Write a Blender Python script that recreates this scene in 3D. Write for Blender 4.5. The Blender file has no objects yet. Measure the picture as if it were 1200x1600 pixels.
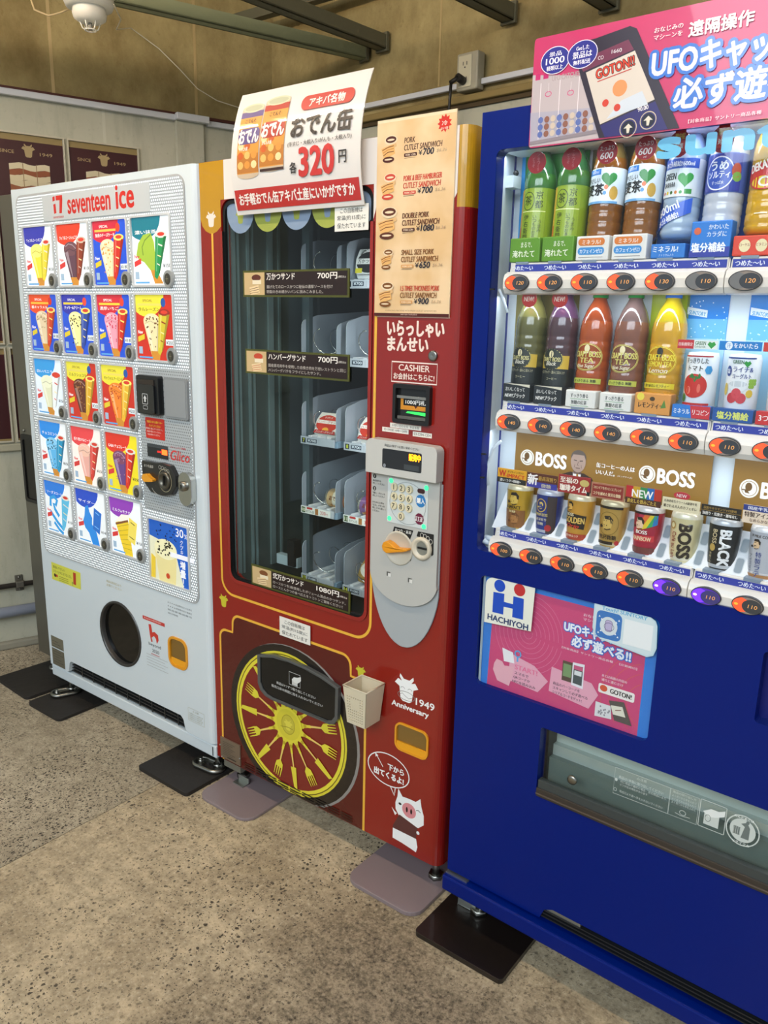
import bpy, bmesh, math, random
from mathutils import Vector, Matrix, geometry
random.seed(7)
PI = math.pi
scene = bpy.context.scene
# ------------------------------------------------------------ camera
FW = Vector((-0.58947355, 0.77167939, -0.23881343)); RT = Vector((0.7912993, 0.61105735, 0.0213152))
RT.normalize(); FW.normalize(); UPV = RT.cross(FW).normalized()
cam = bpy.data.cameras.new('camera'); camo = bpy.data.objects.new('camera', cam)
scene.collection.objects.link(camo); scene.camera = camo
camo.matrix_world = Matrix((( RT.x, UPV.x, -FW.x, 2.74202878), (RT.y, UPV.y, -FW.y, -1.4826707), (RT.z, UPV.z, -FW.z, 1.4465111), (0, 0, 0, 1)))
cam.sensor_fit = 'VERTICAL'; cam.sensor_height = 36; cam.lens = 1240.567 / 1600 * 36; cam.clip_start = .05
# ------------------------------------------------------------ world, lamps, exposure
w = bpy.data.worlds.new('daylight'); scene.world = w; w.use_nodes = True
bg = w.node_tree.nodes['Background']; bg.inputs[0].default_value = (.80, .92, 1.0, 1); bg.inputs[1].default_value = .58
def area(name, loc, target, sx, sy, power, color):
    l = bpy.data.lights.new(name, 'AREA'); l.shape = 'RECTANGLE'; l.size = sx; l.size_y = sy; l.energy = power; l.color = color
    o = bpy.data.objects.new(name, l); scene.collection.objects.link(o); o.location = loc
    o.rotation_euler = (Vector(target) - Vector(loc)).to_track_quat('-Z', 'Y').to_euler(); return o
area('open_street', (2.6, -4.3, 3.3), (1.5, -.2, .5), 4.5, 1.6, 165, (.88, .95, 1.0))
scene.view_settings.view_transform = 'Standard'; scene.view_settings.look = 'None'
scene.view_settings.gamma = 1; scene.view_settings.use_curve_mapping = False; scene.view_settings.exposure = 0.0

# ------------------------------------------------------------ helpers
COL = scene.collection
def lin(h):
    h = h.lstrip('#'); return tuple((c / 12.92 if c <= .04045 else ((c + .055) / 1.055) ** 2.4) for c in (int(h[i:i + 2], 16) / 255 for i in (0, 2, 4))) + (1,)
_m = {}
def mat(color, rough=.5, metal=0, e=0, coat=0, tr=0, bump=0, bs=60, alpha=1, name=None):
    key = (color, rough, metal, e, coat, tr, bump, bs, alpha)
    if key in _m: return _m[key]
    m = bpy.data.materials.new(name or 'mat_' + color.strip('#')); m.use_nodes = True; _m[key] = m
    b = m.node_tree.nodes['Principled BSDF']; I = b.inputs
    I['Base Color'].default_value = lin(color); I['Roughness'].default_value = rough; I['Metallic'].default_value = metal
    I['Coat Weight'].default_value = coat; I['Transmission Weight'].default_value = tr; I['Alpha'].default_value = alpha
    if e: I['Emission Color'].default_value = lin(color); I['Emission Strength'].default_value = e
    if bump:
        n = m.node_tree.nodes.new('ShaderNodeTexNoise'); n.inputs['Scale'].default_value = bs
        bp = m.node_tree.nodes.new('ShaderNodeBump'); bp.inputs['Strength'].default_value = bump; bp.inputs['Distance'].default_value = .004
        t = m.node_tree.nodes.new('ShaderNodeTexCoord')
        m.node_tree.links.new(t.outputs['Object'], n.inputs['Vector']); m.node_tree.links.new(n.outputs['Fac'], bp.inputs['Height']); m.node_tree.links.new(bp.outputs['Normal'], I['Normal'])
    return m
class NT:
    def __init__(s, name):
        s.m = bpy.data.materials.new(name); s.m.use_nodes = True; s.t = s.m.node_tree; s.b = s.t.nodes['Principled BSDF']
    def n(s, typ, ins=None, **kw):
        nd = s.t.nodes.new('ShaderNode' + typ)
        for k, v in kw.items(): setattr(nd, k, v)
        for k, v in (ins or {}).items():
            i = nd.inputs[k]
            if isinstance(v, bpy.types.NodeSocket): s.t.links.new(v, i)
            else: i.default_value = v
        return nd
    def out(s, **kw):
        for k, v in kw.items():
            i = s.b.inputs[k.replace('_', ' ')]
            if isinstance(v, bpy.types.NodeSocket): s.t.links.new(v, i)
            else: i.default_value = v
        return s.m
    def mix(s, f, a, b): 
        nd = s.n('Mix', data_type='RGBA')
        for k, v in ((0, f), (6, a), (7, b)):
            if isinstance(v, bpy.types.NodeSocket): s.t.links.new(v, nd.inputs[k])
            else: nd.inputs[k].default_value = v
        return nd.outputs[2]
    def ramp(s, f, *stops):
        r = s.n('ValToRGB', {0: f}).color_ramp
        while len(r.elements) < len(stops): r.elements.new(.5)
        for e, (p, c) in zip(r.elements, stops): e.position = p; e.color = c if len(c) == 4 else tuple(c) + (1,)
        return s.t.nodes[-1].outputs[0]
    def math(s, op, a, b=0):
        nd = s.n('Math', operation=op)
        for k, v in ((0, a), (1, b)):
            if isinstance(v, bpy.types.NodeSocket): s.t.links.new(v, nd.inputs[k])
            else: nd.inputs[k].default_value = v
        return nd.outputs[0]
def glass_mat(name, tint, f=.06, rough=.02):
    m = bpy.data.materials.new(name); m.use_nodes = True; t = m.node_tree; t.nodes.clear()
    o = t.nodes.new('ShaderNodeOutputMaterial'); mx = t.nodes.new('ShaderNodeMixShader'); a = t.nodes.new('ShaderNodeBsdfTransparent'); g = t.nodes.new('ShaderNodeBsdfGlossy')
    fr = t.nodes.new('ShaderNodeFresnel'); fr.inputs[0].default_value = 1.5
    a.inputs[0].default_value = tint; g.inputs['Roughness'].default_value = rough
    ge = t.nodes.new('ShaderNodeNewGeometry'); sb = t.nodes.new('ShaderNodeMath'); sb.operation = 'SUBTRACT'; sb.inputs[0].default_value = 1; mu = t.nodes.new('ShaderNodeMath'); mu.operation = 'MULTIPLY'
    t.links.new(ge.outputs['Backfacing'], sb.inputs[1]); t.links.new(sb.outputs[0], mu.inputs[0]); t.links.new(fr.outputs[0], mu.inputs[1]); t.links.new(mu.outputs[0], mx.inputs[0]); t.links.new(a.outputs[0], mx.inputs[1]); t.links.new(g.outputs[0], mx.inputs[2]); t.links.new(mx.outputs[0], o.inputs[0])
    return m

ORG = Vector((0, 0, 0))
class MB:
    def __init__(s): s.v = []; s.f = []; s.mi = []; s.mats = []; s.sm = []
    def _m(s, m):
        if m not in s.mats: s.mats.append(m)
        return s.mats.index(m)
    def add(s, vs, fs, m, smooth=False):
        k = len(s.v); s.v += [tuple(v) for v in vs]; i = s._m(m)
        for f in fs: s.f.append(tuple(k + j for j in f)); s.mi.append(i); s.sm.append(smooth)
        return s
    def box(s, x0, x1, y0, y1, z0, z1, m):
        vs = [(x, y, z) for x in (x0, x1) for y in (y0, y1) for z in (z0, z1)]
        return s.add(vs, [(0, 1, 3, 2), (4, 6, 7, 5), (0, 4, 5, 1), (2, 3, 7, 6), (0, 2, 6, 4), (1, 5, 7, 3)], m)
    def plate(s, outer, holes, y0, y1, m, ax='y', side=None):
        """flat plate with holes; polygon in (x,z) extruded along y (or in (x,y) along z for ax='z', (y,z) along x for ax='x')"""
        mp = {'y': lambda a, b, c: (a, c, b), 'z': lambda a, b, c: (a, b, c), 'x': lambda a, b, c: (c, a, b)}[ax]
        loops = [outer] + list(holes)
        tri = geometry.tessellate_polygon([[Vector((a, b, 0)) for a, b in l] for l in loops])
        flat = [p for l in loops for p in l]; n = len(flat)
        s.add([mp(a, b, y0) for a, b in flat] + [mp(a, b, y1) for a, b in flat], [t for t in tri] + [tuple(n + i for i in reversed(t)) for t in tri], m)
        k = len(s.v) - 2 * n; i0 = 0; mi = s._m(side or m)
        for l in loops:
            c = len(l)
            for j in range(c):
                a, b = i0 + j, i0 + (j + 1) % c
                s.f.append((k + a, k + b, k + n + b, k + n + a)); s.mi.append(mi); s.sm.append(False)
            i0 += c
        return s
    def lathe(s, prof, cx, cy, m, n=20, cz=0, a0=0, a1=2 * PI):
        """prof: [(r,z[,mat])]"""
        full = abs(a1 - a0 - 2 * PI) < 1e-6; c = n if full else n + 1
        for (p, q) in zip(prof[:-1], prof[1:]):
            vs = [(cx + r * math.cos(a0 + (a1 - a0) * i / n), cy + r * math.sin(a0 + (a1 - a0) * i / n), cz + z) for r, z in (p[:2], q[:2]) for i in range(c)]
            s.add(vs, [(i, (i + 1) % c, c + (i + 1) % c, c + i) for i in range(n)], p[2] if len(p) > 2 else m, True)
        return s
    def cyl(s, p0, p1, r, m, n=12, r1=None, cap=True):
        p0, p1 = Vector(p0), Vector(p1); d = (p1 - p0).normalized(); a = d.orthogonal().normalized(); b = d.cross(a); r1 = r if r1 is None else r1
        vs = [p + (a * math.cos(2 * PI * i / n) + b * math.sin(2 * PI * i / n)) * rr for p, rr in ((p0, r), (p1, r1)) for i in range(n)]
        s.add(vs, [(i, (i + 1) % n, n + (i + 1) % n, n + i) for i in range(n)], m, True)
        if cap: s.add(vs, [tuple(range(n))[::-1], tuple(range(n, 2 * n))], m)
        return s
    def tube(s, pts, r, m, n=8, closed=False):
        pts = [Vector(p) for p in pts]; N = len(pts); vs = []; prev = None
        for i, p in enumerate(pts):
            d = (pts[(i + 1) % N] - pts[i - 1]) if closed else (pts[min(i + 1, N - 1)] - pts[max(i - 1, 0)])
            d.normalize()
            if prev is None: a = d.orthogonal().normalized()
            else: a = (prev - d * prev.dot(d)).normalized()
            prev = a; b = d.cross(a)
            vs += [p + (a * math.cos(2 * PI * j / n) + b * math.sin(2 * PI * j / n)) * r for j in range(n)]
        fs = [(i * n + j, i * n + (j + 1) % n, ((i + 1) % N) * n + (j + 1) % n, ((i + 1) % N) * n + j) for i in range(N if closed else N - 1) for j in range(n)]
        if not closed: fs += [tuple(range(n))[::-1], tuple(range((N - 1) * n, N * n))]
        return s.add(vs, fs, m, True)
    def ball(s, c, r, m, n=12, sz=1):
        pr = [(r * math.sin(PI * i / (n // 2)) + 1e-5, -r * sz * math.cos(PI * i / (n // 2))) for i in range(n // 2 + 1)]
        return s.lathe(pr, c[0], c[1], m, n, c[2])
    def build(s, name, parent=None, bevel=0, label=None, seg=2, org=None, fix=True):
        me = bpy.data.meshes.new(name); og = ORG if org is None else Vector(org)
        me.from_pydata([tuple(Vector(v) - og) for v in s.v], [], s.f)
        for m in s.mats: me.materials.append(m)
        me.polygons.foreach_set('material_index', s.mi); me.polygons.foreach_set('use_smooth', s.sm)
        if fix:
            b = bmesh.new(); b.from_mesh(me); bmesh.ops.remove_doubles(b, verts=b.verts, dist=1e-6); bmesh.ops.recalc_face_normals(b, faces=b.faces); b.to_mesh(me); b.free()
        me.update(); o = bpy.data.objects.new(name, me); COL.objects.link(o)
        if parent: o.parent = parent
        if bevel:
            md = o.modifiers.new('bevel', 'BEVEL'); md.width = bevel; md.segments = seg; md.limit_method = 'ANGLE'; md.angle_limit = .7; md.harden_normals = False
        if label: o['label'] = label
        return o
def tag(o, label, cat, group=None):
    o['label'] = label; o['category'] = cat
    if group: o['group'] = group
    return o
def thing(name, label, cat, loc=(0, 0, 0), rz=0, group=None):
    o = bpy.data.objects.new(name, None); COL.objects.link(o); o.location = loc; o.rotation_euler = (0, 0, rz); o.empty_display_size = .05
    return tag(o, label, cat, group)
def struct(o): o['kind'] = 'structure'; return o

def shade(c, f):
    v = [int(c[i:i + 2], 16) for i in (1, 3, 5)]; v = [round(a + (255 - a) * f) if f > 0 else round(a * (1 + f)) for a in v]; return '#%02x%02x%02x' % tuple(v)
def rrect(x0, z0, x1, z1, r, n=5):
    P = []
    for cx, cz, a in ((x1 - r, z1 - r, 0), (x0 + r, z1 - r, PI / 2), (x0 + r, z0 + r, PI), (x1 - r, z0 + r, 1.5 * PI)):
        P += [(cx + r * math.cos(a + PI / 2 * i / n), cz + r * math.sin(a + PI / 2 * i / n)) for i in range(n + 1)]
    return P
def ell(cx, cz, rx, rz, n=24, a0=0, a1=2 * PI):
    full = abs(a1 - a0 - 2 * PI) < 1e-6
    return [(cx + rx * math.cos(a0 + (a1 - a0) * i / n), cz + rz * math.sin(a0 + (a1 - a0) * i / n)) for i in range(n if full else n + 1)]
_g = {}
def glyphs(t, bold=0, shear=0):
    k = (t, bold, shear)
    if k not in _g:
        c = bpy.data.curves.new('t', 'FONT'); c.body = t; c.size = 1; c.resolution_u = 3; c.offset = bold; c.shear = shear
        o = bpy.data.objects.new('t', c); me = bpy.data.meshes.new_from_object(o)
        vs = [(v.co.x, v.co.y) for v in me.vertices]; fs = [tuple(p.vertices) for p in me.polygons]
        bpy.data.objects.remove(o); bpy.data.curves.remove(c); bpy.data.meshes.remove(me)
        xs = [v[0] for v in vs] or [0]; ys = [v[1] for v in vs] or [0]
        _g[k] = (vs, fs, min(xs), max(xs), min(ys), max(ys))
    return _g[k]
class Print:
    """flat print: layered coloured shapes on a mapped surface (u, v, height above the surface)"""
    def __init__(s, fn=None, y=0, rough=.4, e=0, step=2e-5, coat=0):
        s.mb = MB(); s.fn = fn or (lambda u, v, o: (u, y - o, v)); s.o = .0003; s.st = step; s.rough = rough; s.e = e; s.coat = coat
    def mm(s, c): return c if not isinstance(c, str) else mat(c, s.rough, 0, s.e, s.coat)
    def poly(s, pts, c, sub=0):
        s.o += s.st
        if s.curved() and sub == 0: sub = 1
        tri = geometry.tessellate_polygon([[Vector((a, b, 0)) for a, b in pts]])
        if len(pts) == 4: tri = [(0, 1, 2, 3)]
        s.mb.add([s.fn(a, b, s.o) for a, b in pts], tri, s.mm(c)); return s
    def curved(s): return False
    def rect(s, x0, z0, x1, z1, c, n=1):
        s.o += s.st; m = s.mm(c); P = []
        for i in range(n + 1): P += [s.fn(x0 + (x1 - x0) * i / n, z0, s.o), s.fn(x0 + (x1 - x0) * i / n, z1, s.o)]
        s.mb.add(P, [(2 * i, 2 * i + 2, 2 * i + 3, 2 * i + 1) for i in range(n)], m); return s
    def ring(s, outer, inner, c):
        s.o += s.st; n = len(outer)
        s.mb.add([s.fn(a, b, s.o) for a, b in outer] + [s.fn(a, b, s.o) for a, b in inner], [(i, (i + 1) % n, n + (i + 1) % n, n + i) for i in range(n)], s.mm(c)); return s
    def ell(s, cx, cz, rx, rz, c, n=24): return s.poly(ell(cx, cz, rx, rz, n), c)
    def line(s, pts, w, c, closed=False):
        s.o += s.st; L = []; R = []; N = len(pts)
        for i in range(N):
            a = Vector(pts[i - 1] if (i > 0 or closed) else pts[i]); b = Vector(pts[(i + 1) % N] if (i < N - 1 or closed) else pts[i])
            d = (b - a).normalized(); nn = Vector((-d.y, d.x)) * w / 2; p = Vector(pts[i]); L.append(p + nn); R.append(p - nn)
        M = N if closed else N - 1
        s.mb.add([s.fn(p.x, p.y, s.o) for p in L + R], [(i, (i + 1) % N, N + (i + 1) % N, N + i) for i in range(M)], s.mm(c)); return s
    def text(s, t, x, z, w, h, c, bold=0, shear=0, rot=0, al='l'):
        """fit text's box with lower-left (x,z); w or h may be None"""
        vs, fs, a, b, p, q = glyphs(t, 0, shear); s.o += s.st
        if not fs: return s
        kx = w / (b - a) if w else None; kz = h / (q - p) if h else None
        kx = kx or kz; kz = kz or kx; cw = (b - a) * kx
        x0 = x - (cw / 2 if al == 'c' else cw if al == 'r' else 0)
        P = []
        for u, v in vs:
            du, dv = (u - a) * kx, (v - p) * kz
            if rot: du, dv = du * math.cos(rot) - dv * math.sin(rot), du * math.sin(rot) + dv * math.cos(rot)
            P.append((x0 + du, z + dv))
        em = (q - p) * kz if len(t) > 1 else .8 * (b - a) * kx; d = 1.5 * bold * max(em, .5 * (q - p) * kz)
        if bold < .005: of = [(0, 0)]
        elif bold < .05: of = [(d * math.cos(k * PI / 6), d * math.sin(k * PI / 6)) for k in range(12)] if em > .017 else [(-d, 0), (d, 0), (0, d * .8), (0, -d * .8)] if em > .012 else [(-d, 0), (d, 0)]
        else: of = [(d * math.cos(k * PI / 8), d * math.sin(k * PI / 8)) for k in range(16)]
        for ou, ov in of:
            s.o += 6e-6; s.mb.add([s.fn(u + ou, v + ov, s.o) for u, v in P], fs, s.mm(c))
        return s
    def vtext(s, t, x, z, h, c, bold=0):
        """vertical text going down from (x centre, z top), each char h tall"""
        for i, ch in enumerate(t): s.text(ch, x, z - h * (i + 1), None, h * .86, c, bold, al='c')
        return s
    def build(s, name, parent=None, label=None, org=None): return s.mb.build(name, parent, 0, label, org=org, fix=False)
class CPrint(Print):
    """print on a curved label: shapes are cut into narrow upright strips so that they follow the curve"""
    def poly(s, pts, c, sub=0):
        s.o += s.st; b = bmesh.new(); vs = [b.verts.new((x, z, 0)) for x, z in pts]; b.faces.new(vs); bmesh.ops.triangulate(b, faces=b.faces[:])
        u0 = min(p[0] for p in pts); u1 = max(p[0] for p in pts); k = math.floor(u0 / .005) + 1
        while k * .005 < u1: bmesh.ops.bisect_plane(b, geom=b.verts[:] + b.edges[:] + b.faces[:], plane_co=(k * .005, 0, 0), plane_no=(1, 0, 0)); k += 1
        b.verts.index_update(); s.mb.add([s.fn(v.co.x, v.co.y, s.o) for v in b.verts], [tuple(v.index for v in f.verts) for f in b.faces], s.mm(c)); b.free(); return s
    def rect(s, x0, z0, x1, z1, c, n=1): return s.poly([(x0, z0), (x1, z0), (x1, z1), (x0, z1)], c)
    def text(s, *a, **k): s.o += .0004; Print.text(s, *a, **k); s.o -= .0004; return s
def cylmap(cx, cy, r, tilt=0, z0=0, yo=0):
    """wraps u around a vertical cylinder whose front faces -y; r may be a function of v"""
    def fn(u, v, o):
        rr = (r(v) if callable(r) else r); a = u / rr
        return (cx + (rr + o) * math.sin(a), cy - (rr + o) * math.cos(a), v)
    return fn
COW = [(-.5, .62), (-.36, .80), (-.20, .74), (-.30, .88), (-.28, 1.0), (-.12, .84), (.12, .84), (.28, 1.0), (.30, .88), (.20, .74), (.36, .80), (.5, .62), (.30, .52), (.27, .30), (.24, .08), (.14, 0), (-.14, 0), (-.24, .08), (-.27, .30), (-.30, .52)]
def cow(P, cx, z0, h, c): P.poly([(cx + a * h, z0 + b * h) for a, b in COW], c)
METAL = mat('#9a9a94', .28, 1); DARK = mat('#141516', .4); STEEL = mat('#b9bdb8', .3, .9); BLACKRUB = mat('#1d1b1a', .75, bump=.4, bs=40)
WHITEP = mat('#d2dde3', .25, coat=.4); CHROME = mat('#c8c8c4', .15, 1)
# ------------------------------------------------------------ materials of the room
def concrete_floor(name, seed, pebble, base, dark):
    t = NT(name); tc = t.n('TexCoord').outputs['Object']
    mp = t.n('Mapping', {'Vector': tc, 'Location': (seed, seed * 2, 0)}).outputs[0]
    n1 = t.n('TexNoise', {'Vector': mp, 'Scale': 2.2, 'Detail': 6, 'Roughness': .6}).outputs[0]
    n2 = t.n('TexNoise', {'Vector': mp, 'Scale': 22, 'Detail': 5, 'Roughness': .7}).outputs[0]
    n3 = t.n('TexNoise', {'Vector': mp, 'Scale': 95, 'Detail': 6, 'Roughness': .75}).outputs[0]
    c = t.mix(t.ramp(n1, (.38, (0, 0, 0)), (.66, (1, 1, 1))), lin(dark), lin(base))
    c = t.mix(t.ramp(n2, (.35, (.55, .55, .55)), (.65, (0, 0, 0))), c, lin('#6e6350'))
    c = t.mix(t.ramp(n3, (.54, (0, 0, 0)), (.66, (.55, .55, .55))), c, lin('#d6cbb2')); c = t.mix(t.ramp(n3, (.34, (.6, .6, .6)), (.46, (0, 0, 0))), c, lin('#5a4e3c'))
    wv = t.n('TexNoise', {'Vector': mp, 'Scale': 70, 'Detail': 3}).outputs['Color']
    mv = t.n('VectorMath', {0: mp, 1: t.n('VectorMath', {0: wv, 1: (.014, .014, .014)}, operation='MULTIPLY').outputs[0]}, operation='ADD').outputs[0]
    v = t.n('TexVoronoi', {'Vector': mv, 'Scale': 88, 'Randomness': 1.0}); vr = t.n('SeparateColor', {0: v.outputs['Color']}).outputs[0]
    v2 = t.n('TexVoronoi', {'Vector': mv, 'Scale': 190}); vr2 = t.n('SeparateColor', {0: v2.outputs['Color']}).outputs[1]
    s1 = t.math('MULTIPLY', t.math('LESS_THAN', v.outputs[0], .34), t.math('GREATER_THAN', vr, 1 - pebble))
    s2 = t.math('MULTIPLY', t.math('LESS_THAN', v2.outputs[0], .34), t.math('GREATER_THAN', vr2, 1 - pebble * 1.1))
    sm = t.math('MAXIMUM', s1, s2)
    reg = t.ramp(t.n('TexNoise', {'Vector': mp, 'Scale': 1.7, 'Detail': 2}).outputs[0], (.36, (.25, .25, .25)), (.55, (1, 1, 1)))
    sm = t.math('MULTIPLY', sm, reg)
    c = t.mix(t.math('MULTIPLY', sm, .92), c, lin('#2b241b'))
    h = t.math('SUBTRACT', t.math('ADD', t.math('MULTIPLY', n2, .8), t.math('MULTIPLY', n3, .5)), t.math('MULTIPLY', sm, 1.0))
    bp = t.n('Bump', {'Strength': .55, 'Distance': .004, 'Height': h}).outputs[0]
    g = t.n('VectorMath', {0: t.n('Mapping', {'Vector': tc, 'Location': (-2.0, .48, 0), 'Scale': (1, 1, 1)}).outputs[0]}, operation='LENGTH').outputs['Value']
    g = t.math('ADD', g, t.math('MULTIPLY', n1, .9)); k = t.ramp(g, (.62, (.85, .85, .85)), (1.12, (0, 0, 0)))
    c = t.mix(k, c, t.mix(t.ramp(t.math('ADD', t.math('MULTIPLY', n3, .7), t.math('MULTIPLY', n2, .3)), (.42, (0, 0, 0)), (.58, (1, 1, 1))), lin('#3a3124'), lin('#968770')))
    return t.out(Base_Color=c, Roughness=.78, Normal=bp)
def plaster(name, c0, c1, stain, scale=1.6, sh=(.45, .75), bump=.25, st=(6, 6, 1.2)):
    t = NT(name); tc = t.n('TexCoord').outputs['Object']
    n1 = t.n('TexNoise', {'Vector': tc, 'Scale': scale, 'Detail': 7, 'Roughness': .62}).outputs[0]
    stn = t.n('TexNoise', {'Vector': t.n('Mapping', {'Vector': tc, 'Scale': st}).outputs[0], 'Scale': 1.6, 'Detail': 6, 'Roughness': .7}).outputs[0]
    n3 = t.n('TexNoise', {'Vector': tc, 'Scale': 45, 'Detail': 5, 'Roughness': .7}).outputs[0]
    c = t.mix(t.ramp(n1, (.35, (0, 0, 0)), (.65, (1, 1, 1))), lin(c0), lin(c1))
    c = t.mix(t.ramp(stn, (sh[0], (0, 0, 0)), (sh[1], (.8, .8, .8))), c, lin(stain))
    c = t.mix(t.ramp(n3, (.58, (0, 0, 0)), (.75, (.4, .4, .4))), c, lin(stain))
    bp = t.n('Bump', {'Strength': bump, 'Distance': .006, 'Height': t.math('ADD', n1, t.math('MULTIPLY', n3, .3))}).outputs[0]
    return t.out(Base_Color=c, Roughness=.8, Normal=bp)
FLOOR_L = concrete_floor('floor_pebbled', 3.1, .5, '#c2b69e', '#9c9079'); FLOOR_R = concrete_floor('floor_worn', 0.4, .26, '#d6c5a4', '#aa997b')
LOWER = plaster('wall_paint', '#aeae9c', '#bdbcaa', '#8c8b78', sh=(.52, .85)); UPPER = plaster('wall_concrete', '#918256', '#ad9d6c', '#6a562c', sh=(.42, .70), scale=3.2, bump=.5, st=(2.2, 2.2, 1.5))
PIPE = mat('#8b93a3', .35); CONDUIT = mat('#cfd3da', .35)

# ------------------------------------------------------------ room
struct(MB().box(-1.6, .8395, -5.5, 2.3, -.12, 0, FLOOR_L).build('floor'))
struct(MB().box(.8435, 5.0, -5.5, 2.3, -.12, .001, FLOOR_R).build('floor'))
struct(MB().box(.8395, .8435, -5.5, 2.3, -.12, -.004, mat('#4a4335', .9)).build('trim_1'))
LA = math.radians(70.5); LD = Vector((math.cos(LA), math.sin(LA), 0)); LN = Vector((LD.y, -LD.x, 0)); WL = Vector((-.536, .065, 0))
BA = math.radians(-4.4); BD = Vector((math.cos(BA), math.sin(BA), 0)); BN = Vector((BD.y, -BD.x, 0)); WB = Vector((-.09, 1.32, 0))
def on(O, D, N):                      # maps local (t along the wall, outward depth, z) to the room
    return lambda t, o, z: O + D * t + N * o + Vector((0, 0, z))
Lw = on(WL, LD, LN); Bw = on(WB, BD, BN)
def wbox(mb, fn, t0, t1, o0, o1, z0, z1, m):
    vs = [fn(t, o, z) for t in (t0, t1) for o in (o0, o1) for z in (z0, z1)]
    return mb.add(vs, [(0, 1, 3, 2), (4, 6, 7, 5), (0, 4, 5, 1), (2, 3, 7, 6), (0, 2, 6, 4), (1, 5, 7, 3)], m)
TC = 1.332
struct(wbox(MB(), Lw, -3.2, TC + .02, -.15, 0, -.1, 2.252, LOWER).build('wall_left'))
struct(wbox(MB(), Lw, -3.2, TC + .02, -.15, -.012, 2.252, 3.2, UPPER).build('wall_left'))
struct(wbox(MB(), Bw, -.1, 4.6, -.15, 0, -.1, 2.208, LOWER).build('wall_back'))
struct(wbox(MB(), Bw, -.1, 4.6, -.15, -.01, 2.208, 3.2, UPPER).build('wall_back'))
struct(MB().box(-1.8, 5.0, -2.3, 2.3, 3.2, 3.3, mat('#6f6145', .8)).build('ceiling'))
struct(wbox(MB(), Lw, .872, .996, 0, .022, 0, 2.243, LOWER).build('trim_2', bevel=.003))        # pilaster on the left wall
struct(wbox(MB(), Lw, .570, .582, 0, .0012, 0, 2.24, mat('#c6c5b4', .8)).build('trim_3'))
struct(wbox(MB(), Lw, .972, .984, -.013, -.0105, 2.27, 3.1, mat('#b09a6a', .8)).build('trim_4'))
struct(wbox(MB(), Lw, .385, .397, -.013, -.0105, 2.27, 3.1, mat('#b5a074', .8)).build('trim_4'))
struct(wbox(MB(), Bw, .955, .963, -.011, -.0085, 2.3, 3.1, mat('#ad986a', .8)).build('trim_4'))
struct(wbox(MB(), Lw, -3.2, TC, 0, .012, 2.262, 2.274, mat('#4a1f18', .6)).build('trim_5'))       # dark red edging above the conduit
struct(wbox(MB(), Bw, 0, 4.6, 0, .03, 2.216, 2.24, mat('#8a7748', .8)).build('trim_6', bevel=.004))   # ledge
struct(wbox(MB(), Bw, 0, 4.6, 0, .012, 2.200, 2.216, mat('#4b3c22', .8)).build('trim_6'))
# white cable ducts
mb = MB(); wbox(mb, Lw, -3.2, .872, 0.002, .026, 2.240, 2.263, CONDUIT)
o = mb.build('cable_duct', bevel=.003); tag(o, 'long white plastic cable duct running up to the pilaster on the left wall', 'cable duct')
o = wbox(MB(), Lw, .868, 1.012, .022, .052, 2.241, 2.268, CONDUIT).build('cable_duct', bevel=.003); tag(o, 'short white box-shaped duct piece across the top of the pilaster', 'cable duct')
o = wbox(MB(), Lw, 1.012, TC, .002, .024, 2.236, 2.258, CONDUIT).build('cable_duct', bevel=.003); tag(o, 'short white duct from the pilaster into the room corner', 'cable duct')
o = wbox(MB(), Bw, .02, 1.083, .002, .022, 2.267, 2.287, CONDUIT).build('cable_duct', bevel=.003); tag(o, 'white cable duct on the back wall left of the power outlet', 'cable duct')
o = wbox(MB(), Bw, 1.178, 4.4, .002, .022, 2.267, 2.287, CONDUIT).build('cable_duct', bevel=.003); tag(o, 'white cable duct on the back wall right of the power outlet', 'cable duct')
# outlet box with plug
t = thing('outlet_box', 'grey surface-mounted power outlet box high on the back wall', 'power outlet', Bw(1.13, 0, 2.25), BA)
L0 = (0, 0, 0)
MB().box(-.047, .047, -.045, 0, 0, .125, mat('#a9a490', .45)).build('housing', t, bevel=.006)
MB().box(-.036, .022, -.049, -.044, .01, .115, mat('#cfc9ae', .4)).build('cover_plate', t, bevel=.003)
P = Print(y=-.049)
for z in (.082, .032):
    for x in (-.014, .002): P.rect(x - .0015, z, x + .0015, z + .012, '#1a1814')
    P.ell(-.006, z - .007, .003, .003, '#1a1814', 10)
P.build('socket_holes', t)
t = thing('power_cable', 'black power plug and cable hanging from the wall outlet', 'power cable', Bw(1.12, .05, 2.28), BA)
m = mat('#15130f', .5)
MB().cyl((0, .001, 0), (0, -.035, .006), .014, m).cyl((0, -.03, .006), (-.03, -.04, -.01), .008, m).build('plug', t)
pts = [(-.026 - .012 * math.sin(i / 5), -.038, -.004 - .045 * i) for i in range(14)]
MB().tube(pts, .0055, m).build('cord', t)
# steel angle beams reaching the back wall
GREEN = mat('#8a9070', .6, bump=.5, bs=30); IRON = mat('#5a5844', .65, bump=.4, bs=25)
def beam(p, ang, z, s, label, m=IRON, length=3.2):
    a = math.radians(ang); d = Vector((-math.cos(a), -math.sin(a), 0)); n = Vector((-d.y, d.x, 0)); mb = MB(); p = Vector(p)
    f = lambda t, o, zz: p + d * t + n * o + Vector((0, 0, zz))
    wbox(mb, f, 0, length, -s / 2, s / 2, z, z + .006, m); wbox(mb, f, 0, length, -s / 2, -s / 2 + .006, z, z + s, m)
    wbox(mb, f, 0, length, s / 2 - .006, s / 2, z, z + s, m)
    wbox(mb, f, -.002, .01, -s * .62, s * .62, z - .008, z + s + .01, IRON)
    tag(mb.build('steel_beam'), label, 'steel beam')
beam((.487, 1.276, 0), 70.6, 2.455, .046, 'green-painted steel beam running past the smoke detector', GREEN)
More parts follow.
